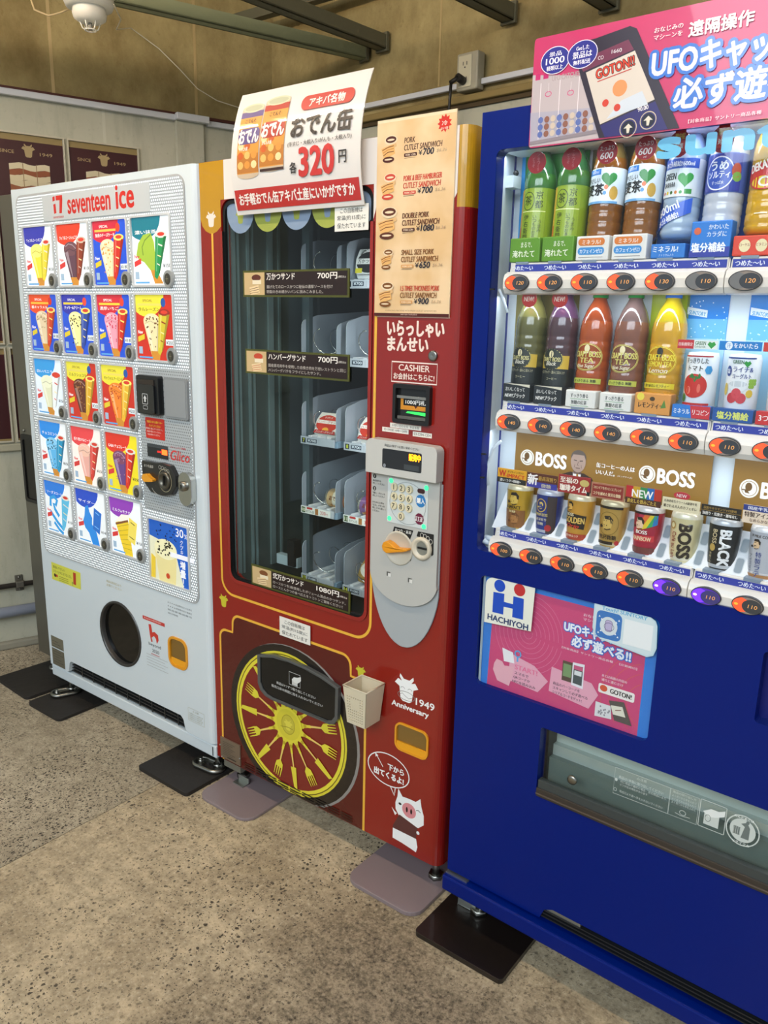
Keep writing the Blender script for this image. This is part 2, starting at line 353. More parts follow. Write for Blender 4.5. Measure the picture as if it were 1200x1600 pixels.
beam((.590, 1.262, 0), 85.0, 2.47, .05, 'dark steel beam meeting the green one at the wall')
beam((1.183, 1.215, 0), 84.8, 2.45, .05, 'dark steel beam ending above the wall outlet')
beam((1.561, 1.188, 0), 84.8, 2.41, .055, 'dark steel beam ending above the pink sign')
o = MB().box(-.35, 1.0, 1.14, 1.18, 2.66, 2.70, IRON).build('steel_beam'); tag(o, 'short dark steel beam crossing behind the two left beams', 'steel beam')
# fluorescent lamp hanging in front of the machines
for lx, lw, le in ((.62, 'left and middle machines', 135), (2.45, 'blue machine', 85)):
    l = thing('tube_lamp', 'fluorescent tube lamp hung in front of and above the ' + lw, 'lamp', (lx, -.72, 2.62))
    MB().box(-.64, .64, -.05, .05, .03, .06, mat('#d8d6cc', .4)).box(-.64, -.61, -.02, .02, -.02, .03, mat('#d8d6cc', .4)).box(.61, .64, -.02, .02, -.02, .03, mat('#d8d6cc', .4)).build('housing', l)
    MB().cyl((-.61, 0, -.004), (.61, 0, -.004), .015, mat('#ffe4c4', .5, e=le), 12).build('tube', l)
    for x in (-.5, .5): MB().cyl((x, 0, .06), (x, 0, .58), .004, METAL, 6).build('hanger', l)
# detector
d = thing('heat_detector', 'white round ceiling detector with a caged sensor tip', 'detector', (.215, .20, 2.335))
WD = mat('#e6e4da', .4)
MB().lathe([(0.0001, .115), (.078, .115), (.078, .072), (.072, .058), (.0001, .058)], 0, 0, WD, 28).build('base', d)
MB().lathe([(.050, .060), (.054, .04), (.050, .026), (.034, .016), (.0001, .014)], 0, 0, WD, 28).build('dome', d)
mb = MB()
for k in range(6):
    a = k * PI / 3; mb.tube([(.032 * math.cos(a), .032 * math.sin(a), .018), (.024 * math.cos(a), .024 * math.sin(a), -.002), (.012 * math.cos(a), .012 * math.sin(a), -.008)], .002, WD, 6)
mb.tube([(.018 * math.cos(k * PI / 8), .018 * math.sin(k * PI / 8), -.006) for k in range(16)], .002, WD, 6, True)
mb.cyl((0, 0, .016), (0, 0, -.006), .007, mat('#8a8880', .3), 10)
mb.build('sensor_cage', d)
wr = [(.215, .20, 2.45), (.29, .24, 2.40), (-.32, 0, 0)]
def wallpt(t, z, o=.02): p = Lw(t, o, z); return (p.x, p.y, p.z)
mb = MB(); mb.tube([(.291, .24, 2.40), (.10, .40, 2.435), (-.10, .52, 2.47), wallpt(.70, 2.56), wallpt(.812, 2.505), wallpt(.90, 2.44), wallpt(.973, 2.379), wallpt(1.06, 2.345), wallpt(1.166, 2.331), wallpt(1.27, 2.31)], .0022, mat('#d9d4c0', .5), 6)
mb.tube([(.139, .18, 2.40), (.115, .155, 2.385), (.09, .13, 2.375), (.06, .10, 2.39), (.05, .09, 2.44)], .003, mat('#c9b48a', .5), 6)
tag(mb.build('detector_wire'), 'thin cream wire trailing from the detector down the left wall', 'wire')
# ------------------------------------------------------------ posters on the left wall
FR = mat('#c2bca8', .4); MAROON = '#3a1216'
def poster(t0, t1, z0, z1, label, full):
    p = thing('wall_poster', label, 'poster', Lw(t0, 0, z0), LA, 'maroon posters on the left wall'); w = t1 - t0; h = z1 - z0
    mb = MB(); mb.plate([(0, 0), (w, 0), (w, h), (0, h)], [[(.006, .006), (.006, h - .006), (w - .006, h - .006), (w - .006, .006)]], -.012, 0, FR); mb.build('frame', p)
    P = Print(y=-.003); P.rect(.004, .004, w - .004, h - .004, MAROON); P.rect(.006, h - .03, w - .006, h - .006, '#8f7c50'); P.rect(.006, .004, w - .006, .014, '#8f7c50')
    if full:
        c = w / 2; cow(P, c, h - .088, .05, '#a8946a')
        P.text('SINCE', c - .105, h - .078, .052, .012, '#a8946a', .01).text('1949', c + .042, h - .078, .046, .012, '#a8946a', .01)
        for i in range(6):                                            # stack of sandwich halves
            z = h - .235 + i * .020; col = ('#c9bc9a', '#8a5030', '#cbbf9e', '#cfc3a2', '#8a4c2c', '#d3c8a8')[i]
            zz = [z + .004 * math.sin(k * 1.3 + i) for k in range(9)]
            P.poly([(c - .075 + .1667 * .15 * 6 * k / 8, zz[k]) for k in range(9)] + [(c + .075 - .15 * k / 8, zz[8 - k] + .022) for k in range(9)], col)
        for x in (-.026, .024): P.rect(c + x, h - .235, c + x + .003, h - .112, '#8d7350')
        P.poly([(c - .07, h - .262), (c + .05, h - .262), (c + .075, h - .236), (c - .075, h - .236)], '#9a927a')
        P.ell(c + .01, h - .262, .03, .016, '#b8803a', 12)
    P.build('print', p)
poster(.141, .413, 1.304, 2.114, 'maroon poster with cow emblem and stacked sandwich, left of the upper pair', True)
poster(.423, .711, 1.304, 2.114, 'maroon poster with cow emblem nearest the room corner', True)
poster(-.14, .129, 1.304, 2.114, 'maroon framed poster cut off at the left edge, upper row', False)
poster(.141, .413, .905, 1.294, 'maroon framed poster low beside the grey cabinet', False)
poster(-.14, .129, .905, 1.294, 'maroon framed poster cut off at the left edge, lower row', False)
struct(wbox(MB(), Lw, -3.2, .75, 0, .015, .868, .898, mat('#a8a48e', .7)).build('trim_7', bevel=.004))
# pipes along the left wall
mb = MB(); mb.tube([Lw(-1.5, .022, .288), Lw(.9, .022, .288)], .011, mat('#2a2622', .6), 12)
tag(mb.build('wall_pipe'), 'thin dark pipe clamped low on the left wall', 'pipe')
t = thing('pipe_clamp', 'grey two-screw metal clamp on the dark wall pipe', 'clamp', Lw(.10, 0, .29), LA)
MB().box(-.016, .016, -.006, 0, -.036, .036, mat('#6a675e', .5, .5)).box(-.016, .016, -.036, 0, -.014, .014, mat('#6a675e', .5, .5)).build('strap', t, bevel=.003)
MB().ball((0, -.007, .026), .005, METAL).ball((0, -.007, -.026), .005, METAL).build('screws', t)
mb = MB(); mb.tube([Lw(-1.5, .026, .172), Lw(.9, .026, .172)], .024, PIPE, 16)
tag(mb.build('wall_pipe'), 'thick blue-grey pipe just above the floor at the left wall', 'pipe')
struct(wbox(MB(), Lw, -2.5, .9, 0, .03, 0, .035, mat('#8e8b7c', .85, bump=.6, bs=20)).build('baseboard_left', bevel=.008))
# ------------------------------------------------------------ floor plates and brackets
MAUVE = mat('#85777a', .4, bump=.12, bs=30, coat=.3); BLK = mat('#211e1c', .6, bump=.35, bs=35)
def pad(pts, h, m, label, r=.02, ang=0, cat='floor plate'):
    (x0, y0), (x1, y1) = pts; cx, cy = (x0 + x1) / 2, (y0 + y1) / 2; a = math.radians(ang)
    P = [(cx + (x - cx) * math.cos(a) - (y - cy) * math.sin(a), cy + (x - cx) * math.sin(a) + (y - cy) * math.cos(a)) for x, y in rrect(x0, y0, x1, y1, r)]
    o = MB().plate(P, [], .001, h, m, 'z').build('floor_plate', bevel=min(.006, h * .45)); o['label'] = label; o['category'] = cat; return o
pad(((-.245, -.105), (.012, .16)), .013, BLK, 'black rubber floor mat farthest left, under the grey cabinet', ang=-3)
pad(((.035, -.125), (.25, .12)), .012, BLK, 'black rubber floor mat under the white machine\'s left front foot')
pad(((.722, -.128), (.968, .14)), .014, BLK, 'black rubber floor mat under the white machine\'s right front corner', .012)
pad(((.985, -.105), (1.212, .16)), .011, MAUVE, 'mauve steel floor plate under the red machine\'s left foot', .045)
pad(((1.583, -.105), (1.812, .12)), .013, MAUVE, 'mauve steel floor plate under the red machine\'s right corner', .04)
pad(((1.836, -.142), (2.075, .13)), .014, mat('#1b1512', .35, bump=.2, bs=25, coat=.3), 'large dark plate sticking out under the blue machine\'s left foot', .012)
def bracket(cx, cy, z, rz, label, L=.10):
    t = thing('anchor_bracket', label, 'floor bracket', (cx, cy, z), rz)
    ring = [(x, y, .008) for x, y in rrect(-L / 2, -.026, L / 2, .026, .025, 6)]
    mb = MB(); mb.tube(ring, .0075, METAL, 10, True); mb.build('loop', t)
    MB().plate(rrect(-L / 2 + .004, -.022, L / 2 - .004, .022, .021), [rrect(-.02, -.012, .03, .012, .01)][:1], .001, .006, METAL, 'z').build('base', t)
    mb = MB(); mb.cyl((-L * .32, 0, .004), (-L * .32, 0, .016), .009, METAL, 6).cyl((-L * .32, 0, .012), (-L * .32, 0, .022), .006, METAL, 10); mb.build('bolt', t)
bracket(-.015, .095, .013, .35, 'metal anchor bracket on the farthest left mat')
bracket(.085, .005, .012, 1.2, 'metal anchor bracket with upright rod under the white machine\'s left foot')
bracket(.905, .015, .014, .1, 'shiny oval anchor bracket at the corner between white and red machines', .11)
t = thing('angle_bracket', 'small silver angle bracket bolted under the blue machine\'s corner', 'floor bracket', (1.905, .012, .014))
MB().box(-.035, .03, -.012, -.008, 0, .022, STEEL).box(-.035, .03, -.012, .05, 0, .003, STEEL).build('plate', t, bevel=.002)
MB().cyl((0, .01, .003), (0, .01, .02), .014, METAL, 6).cyl((0, .01, .02), (0, .01, .07), .007, METAL, 10).build('bolt', t)
# grey steel cabinet behind the white machine
CAB = mat('#6c6a60', .3, .55, bump=.05, bs=4)
t = thing('steel_cabinet', 'grey steel cabinet with black recessed handle behind the white machine', 'cabinet', (-.197, .06, 0)); ORG = Vector((-.197, .06, 0))
MB().box(-.197, -.008, .06, .60, .09, 1.836, CAB).build('body', t, bevel=.004)
MB().plate(rrect(-.186, .722, -.03, .985, .012), [rrect(-.172, .735, -.05, .965, .008)], .055, .0605, DARK).box(-.172, -.05, .0592, .0602, .735, .965, mat('#050506', .3)).build('handle_recess', t)
MB().ball((-.158, .058, 1.0), .006, METAL).build('lock_screw', t)
for x in (-.16, -.03): MB().cyl((x, .10, .0), (x, .10, .09), .009, METAL).cyl((x, .10, .0), (x, .10, .02), .02, METAL).build('foot', t)
ORG = Vector((0, 0, 0))
# ------------------------------------------------------------ white ice-cream machine
t = wm = thing('vending_machine', 'white ice-cream vending machine with lit flavour cards, leftmost of three', 'vending machine')
MB().box(.004, .945, .055, .74, .075, 1.822, mat('#c9cdcf', .35)).build('cabinet_body', t, bevel=.006)
gr = [(.118, .115), (.140, .165), (.795, .165), (.818, .118)]
outer = [(.002, .115), (.118, .115), (.128, .12), (.136, .155), (.148, .165), (.79, .165), (.803, .155), (.812, .122), (.824, .115), (.930, .115), (.930, 1.832), (.002, 1.832)]
port = ell(.478, .365, .118, .116, 36); ret = rrect(.746, .334, .838, .436, .03)
mb = MB(); mb.plate(outer, [port, ret], 0, .05, WHITEP)
o = mb.build('door', t)
mb = MB(); q = [(.930, 0)] + [(.930 + .026 * math.sin(a), .026 - .026 * math.cos(a)) for a in [PI / 2 * i / 6 for i in range(7)]] + [(.956, .05), (.930, .05)]
mb.plate(q[1:], [], .115, 1.832, WHITEP, 'z'); mb.build('door_edge', t)
MB().box(0, .957, .004, .06, .068, .110, WHITEP).box(.936, .945, .0035, .01, .070, .106, mat('#2a2c2e', .4)).build('base_plinth', t, bevel=.004)
mb = MB(); mb.box(.10, .84, .045, .05, .10, .18, mat('#0c0c0d', .6)); mb.build('grille_back', t)
for k in range(4):
    MB().box(.126, .812, .012, .040, .117 + k * .0125, .121 + k * .0125, mat('#2b2c2c', .4)).build('grille_slat', t)
mb = MB()
for k in range(9): mb.box(.20 + k * .07, .204 + k * .07, .01, .03, .115, .165, mat('#2b2c2c', .4))
mb.build('grille_bars', t)
# porthole
GL = glass_mat('dark_glass', (.10, .10, .11, 1))
mb = MB(); mb.lathe([(.118, 0), (.116, -.004), (.111, -.004), (.108, .0), (.108, .03)], 0, 0, mat('#4a4a4a', .3, .6), 40)
mb.v = [(.478 + x, z if z > -.01 else z, .365 + y) for x, y, z in mb.v]; mb.build('porthole_rim', t)
mb = MB(); mb.plate(ell(.478, .365, .107, .107, 32), [], .012, .014, mat('#08090a', .08)); mb.build('porthole_window', t, label='dark round delivery window')
MB().plate(rrect(.744, .332, .840, .438, .03), [rrect(.752, .34, .832, .43, .024)], -.004, .004, mat('#e39a1c', .3, coat=.5)).build('coin_return_frame', t)
MB().box(.75, .834, .024, .027, .336, .434, mat('#3b2c16', .4)).build('coin_return_back', t)
MB().plate(rrect(.752, .34, .832, .43, .022), [], .001, .003, mat('#7a5a1a', .15, coat=1)).box(.756, .828, -.001, .002, .338, .362, mat('#e9a21e', .3)).build('coin_return_flap', t)
# perforated, back-lit panel
def perforated(name, hole, sheet, es, pitch=.0086, r=.30):
    n = NT(name); g = n.n('SeparateXYZ', {0: n.n('TexCoord').outputs['Object']}).outputs
    row = n.math('FLOOR', n.math('DIVIDE', g[2], pitch)); sh = n.math('MULTIPLY', n.math('MODULO', row, 2), .5)
    fx = n.math('SUBTRACT', n.math('FRACT', n.math('ADD', n.math('DIVIDE', g[0], pitch), sh)), .5); fz = n.math('SUBTRACT', n.math('FRACT', n.math('DIVIDE', g[2], pitch)), .5)
    d = n.math('SQRT', n.math('ADD', n.math('POWER', fx, 2), n.math('POWER', fz, 2)))
    k = n.math('LESS_THAN', d, r)
    return n.out(Base_Color=n.mix(k, lin(sheet), lin(hole)), Emission_Color=lin(hole), Emission_Strength=n.math('MULTIPLY', k, es), Roughness=.35)
PERF = perforated('perforated_sheet_lit', '#f4fbff', '#a6aeb3', .95, r=.27); PERFD = perforated('perforated_sheet_unlit', '#55585a', '#aeb5b9', 0, r=.22)
CARDS_X = [(.069, .244), (.269, .446), (.469, .643), (.666, .843)]; CARDS_Z = [(1.521, 1.709), (1.307, 1.495), (1.091, 1.282), (.874, 1.068), (.664, .854)]
mb = MB(); mb.plate(rrect(.036, .580, .903, 1.806, .028), [], -.0035, .002, PERF, side=mat('#8f979c', .4)); mb.build('perforated_panel', t)
MB().plate(rrect(.660, .845, .900, 1.285, .006), [], -.0045, -.001, PERFD, side=mat('#a3a9ac', .4)).build('control_plate', t)
MB().plate(rrect(.031, .575, .908, 1.811, .032), [rrect(.037, .581, .902, 1.805, .027)], -.003, .001, mat('#a9acae', .4)).build('panel_rim', t)
MB().box(.20, .76, -.0052, -.002, 1.722, 1.80, mat('#c0c7cb', .35)).build('dimmed_dots_patch', t)  # grey patch added over the sheet, its colour standing for dimmed back-lit dots
P = Print(y=-.0052, rough=.4)
red = '#cf2a22'
P.poly([(.262, 1.792), (.275, 1.795), (.275, 1.781), (.262, 1.779)], red).poly([(.264, 1.77), (.277, 1.772), (.279, 1.744), (.266, 1.742)], red)
P.poly([(.281, 1.795), (.318, 1.795), (.318, 1.783), (.310, 1.742), (.296, 1.742), (.302, 1.781), (.281, 1.781)], red)
P.text('seventeen', .26, 1.728, .06, .007, red); P.build('number_logo', t); P = Print(y=-.0052, rough=.4); P.text('seventeen', .345, 1.738, .225, .047, red, .022); P.build('name_letters', t); P = Print(y=-.0052, rough=.4); P.text('ice', .600, 1.738, .085, .062, red, .022)
P.build('name_letters', t)
# cards
def card(i, j, bg, blob, ice, wrap, title, price='¥150', bg2=None, topc=None, bits=None, special=None, wtop='#d8d8d0', style=0):
    x0, x1 = CARDS_X[i]; z0, z1 = CARDS_Z[j]; X = lambda u: x0 + (x1 - x0) * u; Z = lambda v: z0 + (z1 - z0) * v
    f = MB().plate(rrect(x0 - .005, z0 - .005, x1 + .005, z1 + .005, .008), [rrect(x0 + .001, z0 + .001, x1 - .001, z1 - .001, .006)], -.009, -.003, mat('#c9cdd0', .3)).build('flavour_card', t)
    f['label'] = 'lit card with a cone picture, ' + title[1]
    P = Print(y=-.004, rough=.25, e=.30, coat=.4); N = lambda pts: [(X(u), Z(v)) for u, v in pts]
    P.rect(X(0), Z(0), X(1), Z(1), bg)
    if bg2: P.poly(N([(.62, 1), (1, 1), (1, 0), (.0, 0), (.0, .25), (.5, .45)]), bg2)
    P.poly(N([(0, 1)] + [(max(0, .30 + .46 * math.cos(a)), 1 + .34 * math.sin(a)) for a in [-PI + PI * k / 14 for k in range(15)] if .30 + .46 * math.cos(a) > -.02] + [(.76, 1)]), blob)
    if special: P.rect(X(.06), Z(.83), X(.68), Z(.865), special)
    P.text(title[0], X(.08), Z(.75), (x1 - x0) * .56, .0105, '#ffffff' if blob != '#e2d83c' else '#4a2a10', .01)
    if special: P.text('SPECIAL', X(.2), Z(.89), .045, .007, '#ffffff' if blob != '#e2d83c' else '#7a5a20', .01); P.ell(X(.74), Z(.88), .011, .013, topc or '#d83020', 14)
    if style == 0:
        P.poly(N([(.20, .58), (.40, .03), (.58, .03), (.64, .58)]), ice); P.ell(X(.42), Z(.60), (x1 - x0) * .22, (z1 - z0) * .115, topc2 := (topc if not special else ice))
        if special and bits is None: P.ell(X(.42), Z(.62), (x1 - x0) * .2, (z1 - z0) * .09, ice)
        P.poly(N([(.24, .54), (.33, .56), (.44, .14), (.42, .14)]), shade(ice, .35)); P.poly(N([(.56, .56), (.64, .56), (.57, .14), (.53, .14)]), shade(ice, -.16)); P.line(N([(.26, .64), (.36, .68), (.48, .66), (.58, .60)]), .003, shade(ice, .4)); P.line(N([(.24, .56), (.38, .60), (.52, .56), (.62, .60)]), .0022, shade(ice, -.2))
        P.poly(N([(.37, .14), (.40, .01), (.60, .01), (.63, .14)]), '#c8872e')
    elif style == 1:                                                 # swirl / leaf shapes
        P.poly(N([(.10, .45), (.16, .62), (.30, .74), (.50, .76), (.58, .62), (.62, .20), (.48, .20), (.30, .34), (.16, .38)]), ice)
        P.line(N([(.50, .74), (.34, .66), (.26, .56), (.28, .44)]), .004, topc or ice); P.poly(N([(.46, .22), (.62, .22), (.78, .02), (.56, .02)]), '#c8872e')
    elif style == 2:                                                 # bold stripes
        P.line(N([(.18, .50), (.20, .66), (.34, .70), (.44, .64), (.38, .54), (.30, .56), (.34, .46), (.48, .34)]), .014, ice)
        P.line(N([(.16, .40), (.40, .22), (.62, .10)]), .013, ice); P.line(N([(.28, .20), (.45, .08), (.6, .02)]), .012, ice)
    elif style == 3:
        P.poly(N([(.26, .50), (.30, .68), (.40, .72), (.44, .60), (.52, .50), (.50, .38), (.64, .24), (.72, .0), (.48, .0), (.38, .20), (.26, .28), (.20, .40)]), ice)
    else:
        P.poly(N([(.16, .55), (.56, .66), (.66, .0), (.40, .0)]), ice); P.poly(N([(.14, .56), (.36, .72), (.60, .74), (.56, .62)]), '#f4f0e4'); P.line(N([(.16, .52), (.56, .63)]), .007, '#7a4a2a')
        for k in range(6): P.line(N([(.2 + k * .03, .47 - k * .07), (.57 + k * .012, .57 - k * .09)]), .0012, '#8a7a20')
    if bits:
        for k in range(16): P.ell(X(.42 + random.uniform(-.17, .17)), Z(.56 + random.uniform(-.09, .11)), .0035, .003, bits, 6)
        for k in range(8): P.ell(X(.42 + random.uniform(-.12, .12)), Z(.32 + random.uniform(-.18, .15)), .0025, .0025, bits, 6)
    if style in (3, 4): P.poly(N([(.60, .70), (.84, .62), (.74, .22), (.52, .30)]), wrap); P.line(N([(.64, .62), (.76, .58)]), .003, wtop); P.line(N([(.58, .36), (.72, .32)]), .003, wtop)
    else:
        P.poly(N([(.62, .74), (.90, .70), (.70, .18), (.62, .08), (.56, .12)]), wrap); P.ell(X(.76), Z(.73), (x1 - x0) * .145, (z1 - z0) * .05, wtop); P.ell(X(.76), Z(.735), (x1 - x0) * .09, (z1 - z0) * .028, '#d03a2a')
        P.line(N([(.66, .60), (.84, .55)]), .004, wtop); P.line(N([(.64, .44), (.78, .40)]), .003, '#f0e0a0'); P.line(N([(.62, .32), (.72, .28)]), .003, wtop)
    if style in (0, 1): P.poly(N([(.83, .70), (.90, .70), (.70, .18), (.66, .14)]), shade(wrap, -.25)); P.poly(N([(.66, .70), (.70, .69), (.62, .2), (.60, .2)]), shade(wrap, .25))
    if style != 1 or True: P.poly(N([(.04, .27), (.22, .32), (.22, .40), (.04, .35)]), '#d8c22c' if special else '#d03434'); P.text('New', X(.05), Z(.40), .022, .010, '#ffffff' if (special or bg2) else '#d03434', .02)
    P.rect(X(.05), Z(.025), X(.42), Z(.05), '#5aa0d8'); P.rect(X(.05), Z(.09), X(.15), Z(.2), '#9ab4cc')
    pc = '#202020' if not bg2 else '#202428'
    if bg2 or price == '¥200': P.rect(X(.78), Z(.24), X(.99), Z(.33), '#dfe8ee')
    P.text(price, X(.79), Z(.255), (x1 - x0) * .19, .010, pc, .01)
    P.build('print', f)
    mb = MB(); cx, cz = x1 - .008, z0 + .016
    mb.plate(ell(cx, cz, .021, .024, 20), [], -.014, -.004, mat('#a3a6a6', .3, .3)).plate(ell(cx, cz, .0125, .0155, 18), [], -.016, -.005, mat('#3a3830', .35)); mb.build('select_button', f, bevel=.0015)
    P = Print(y=-.016, rough=.3); P.line([(cx - .006, cz), (cx + .006, cz)], .0015, '#8a8468').line([(cx, cz - .008), (cx, cz + .008)], .0015, '#8a8468'); P.build('button_mark', f)
W = '#eef4f8'; BL = '#1c4fd0'; RD = '#c42a1c'; YB = '#e2d83c'
card(0, 0, W, '#2a2fa8', '#e6dc3c', '#e6d034', ('ワッフルコーンバニラ', 'yellow ice, navy corner'), topc='#efe87a')
card(1, 0, W, '#e03a20', '#5a3a4c', '#8a3420', ('ワッフルコーンショコラ', 'brown ice, red corner'), topc='#6a4450', wtop='#c8b0a0')
card(2, 0, BL, '#c8203c', '#ecd8b0', '#c8281c', ('魅惑のチーズケーキ', 'caramel cheesecake, blue and red'), '¥180', BL, '#e04020', '#d8983c', '#d8b850', '#f0e070')
card(3, 0, W, '#0f7488', '#9cba3c', '#1e8a4c', ('濃い抹茶', 'green tea swirl, teal corner'), topc='#6a8a30', style=1)
card(0, 1, BL, '#e0481e', '#dccaa8', '#c83c18', ('極キャラメル', 'white ice with nuts, orange corner'), '¥180', BL, '#c82818', '#a8906a', '#e8b83c', '#ecd870')
card(1, 1, BL, '#2a30a8', '#f0eaa0', '#2846a0', ('クッキー&クリーム', 'cookie crumbs, navy corner'), '¥180', BL, '#e04030', '#1c1614', '#e8c83c', '#f0e070')
card(2, 1, BL, '#cc2438', '#ee9cb0', '#c8281c', ('濃厚いちご', 'pink strawberry ice, red corner'), '¥180', BL, '#e04030', '#c83858', '#e8c83c', '#f0e070')
card(3, 1, RD, YB, '#e8d8a8', '#c8b830', ('ラムレーズン', 'rum raisin, yellow corner on red'), '¥200', None, '#1c4fa0', '#6a4a2c', '#e0d060', '#902820')
card(0, 2, '#e2eef8', '#2c98e0', '#dce0c0', '#e8eef0', ('白いバニラ', 'pale ice, light blue corner'), topc='#e8ecd0', wtop='#d03a2a')
card(1, 2, RD, YB, '#5c2a1c', '#d8a828', ('ミルクショコラ', 'dark chocolate ice, yellow corner'), '¥200', None, '#1c4fa0', '#a06a40', '#e0d060', '#f0e070')
card(2, 2, RD, YB, '#e8842c', '#e0b030', ('キャラメルアーモンド', 'orange caramel ice, yellow corner'), '¥200', None, '#1c4fa0', '#b84818', '#e0d060', '#f0e070')
card(0, 3, W, '#1e8ae4', '#5cb4e8', '#1a90c0', ('チョコミント', 'light blue mint ice'), topc='#80c8f0', bits='#24506a')
card(1, 3, '#f6eee8', '#e4444a', '#e6aca0', '#d03830', ('香り豊かなピーチ', 'pale pink ice, coral corner'), '¥150', topc='#ecc0ac')
card(2, 3, '#e8d820', '#d83020', '#603e80', '#d02a18', ('GABA チョコレート', 'purple brown ice, yellow ground'), '¥150', topc='#7a4060', bits='#a07090')
card(0, 4, W, '#1878dc', '#2a9ae0', '#58b8e0', ('ソーダフロート', 'blue and white striped ice'), style=2)
card(1, 4, W, '#1848c4', '#2488e0', '#1c6ac8', ('サイダー', 'solid blue cider ice'), '¥140', style=3, wtop='#70b8f0')
card(2, 4, W, '#8c38b4', '#e8c828', '#ecd860', ('ミルクinモナカ', 'yellow waffle ice, purple corner'), '¥150', style=4, wtop='#6a5a20')
# large card
f = MB().plate(rrect(.671, .610, .876, .821, .008), [rrect(.678, .617, .869, .814, .005)], -.009, -.003, mat('#c9cdd0', .3)).build('promotion_card', t)
P = Print(y=-.004, rough=.25, e=.2, coat=.3)
P.rect(.676, .615, .871, .816, '#1a5cc0').poly([(.676, .615), (.84, .615), (.80, .74), (.676, .76)], '#e6e6c8').poly([(.70, .72), (.72, .615), (.80, .615), (.812, .72)], '#e8dc9c').ell(.756, .725, .056, .033, '#f0ecc0')
for k in range(34): P.ell(.756 + random.uniform(-.042, .042), .727 + random.uniform(-.02, .024), .004, .0032, '#1c1814', 6)
for k in range(22): P.ell(.765 + random.uniform(-.05, .05), .775 + random.uniform(-.02, .03), .003, .0026, '#14204c', 5)
P.poly([(.678, .62), (.70, .62), (.705, .69), (.684, .70)], '#e8c83c')
P.text('30', .812, .778, .036, .026, '#f4f6ff', .01).text('%', .852, .778, .015, .014, '#f4f6ff', .01).vtext('クッキー', .838, .772, .016, '#f4f6ff', .01).vtext('増量!', .840, .706, .028, '#f4f6ff', .03)
P.ell(.765, .64, .009, .009, '#c84a28'); P.build('print', f)
# controls
m = MB(); m.plate(rrect(.677, 1.146, .782, 1.262, .008), [], -.024, -.002, mat('#17191c', .3)).box(.688, .765, -.027, -.02, 1.235, 1.25, mat('#2c2420', .3)).plate(rrect(.690, 1.150, .768, 1.236, .006), [], -.030, -.02, mat('#15171b', .2, coat=.5)); o = m.build('note_acceptor', t, bevel=.002, label='black banknote slot')
P = Print(y=-.030); P.line(rrect(.713, 1.178, .738, 1.208, .003), .0015, '#d8d8d8', True).poly([(.7255, 1.204), (.734, 1.194), (.717, 1.194)], '#d8d8d8').rect(.722, 1.184, .729, 1.194, '#d8d8d8').line(rrect(.716, 1.163, .736, 1.173, .001), .001, '#d8d8d8', True); P.build('arrow_symbol', o)
MB().plate(rrect(.793, 1.142, .899, 1.260, .006), [], -.012, -.002, mat('#858a8d', .5)).plate(rrect(.799, 1.148, .893, 1.254, .004), [], -.0135, -.011, mat('#8e9396', .5)).build('blank_plate', t, bevel=.0015)
P = Print(y=-.005); P.poly(rrect(.687, 1.070, .780, 1.134, .004), '#c8281c')
for k in range(2): P.text('現金投入または電子マネー' if k == 0 else 'タッチしてください', .695 + .01 * k, 1.118 - k * .012, .075 - .02 * k, .0075, '#f0d030', .01)
for k in range(3): P.text('商品を選んでください。', .69 + .003 * k, 1.098 - k * .009, .08 - .01 * k, .0055, '#f0e8e0')
P.build('red_sticker', t)
P = Print(y=-.005, rough=.2); P.poly(rrect(.690, 1.013, .792, 1.054, .002), '#23272c').rect(.69, 1.044, .792, 1.0535, '#3c4248'); P.build('display', t)
P = Print(y=-.0056, e=3); P.text('88', .740, 1.030, .018, .006, '#d8201a', .01).poly([(.762, 1.026), (.788, 1.026), (.788, 1.042), (.762, 1.042)], '#ff5a1e'); P.build('led_digits', t)
P = Print(y=-.005); P.text('おいしさと健康', .805, 1.052, .07, .007, '#c8505a').text('Glico', .803, 1.016, .088, .030, '#d23a3a', .012, .25); P.build('maker_logo', t)
m = MB(); pts = [(.677, 1.000), (.742, 1.000), (.775, 1.004), (.818, 1.0), (.840, .972), (.842, .94), (.82, .912), (.775, .902), (.715, .906), (.688, .928), (.677, .96)]
m.plate(pts, [], -.020, -.002, mat('#19191a', .3, coat=.4)); o = m.build('coin_unit', t, bevel=.003, label='black coin slot and return panel')
P = Print(y=-.020); P.text('おつり返却', .690, .982, .045, .009, '#c8c8c0', .01).line(ell(.790, .952, .031, .035, 24), .0018, '#a8a080', True).line(ell(.772, .93, .05, .03, 10, -2.8, -2.0), .0015, '#c8c8c0')
for k in range(4): P.line(ell(.768 + k * .013, .990 - .0008 * k * k, .0055, .0055, 10), .001, '#c8c8c0', True)
P.build('coin_marks', o)
MB().plate([(.692, .948), (.700, .962), (.716, .964), (.732, .955), (.748, .950), (.746, .944), (.728, .941), (.704, .938)], [], -.034, -.018, mat('#e39b24', .35)).build('return_lever', o, bevel=.003)
m = MB(); m.lathe([(.027, 0), (.027, .006), (.020, .008), (.018, .002), (.0001, .002)], 0, 0, mat('#6a675e', .3, .8), 24); m.v = [(.790 + a, -.020 - c, .952 + b) for a, b, c in m.v]
m.box(.788, .792, -.027, -.022, .938, .966, mat('#0a0a0a', .5)).build('coin_slot', o)
m = MB(); m.plate(rrect(.856, .889, .912, .990, .027), [], -.022, -.002, CHROME); o = m.build('lock', t, bevel=.004, label='chrome oval lock')
m = MB(); m.lathe([(.015, 0), (.015, .008), (.011, .011), (.0001, .009)], 0, 0, METAL, 20); m.v = [(.880 + a, -.022 - c, .948 + b) for a, b, c in m.v]; m.box(.8785, .8815, -.033, -.030, .942, .954, DARK).build('keyhole', o)
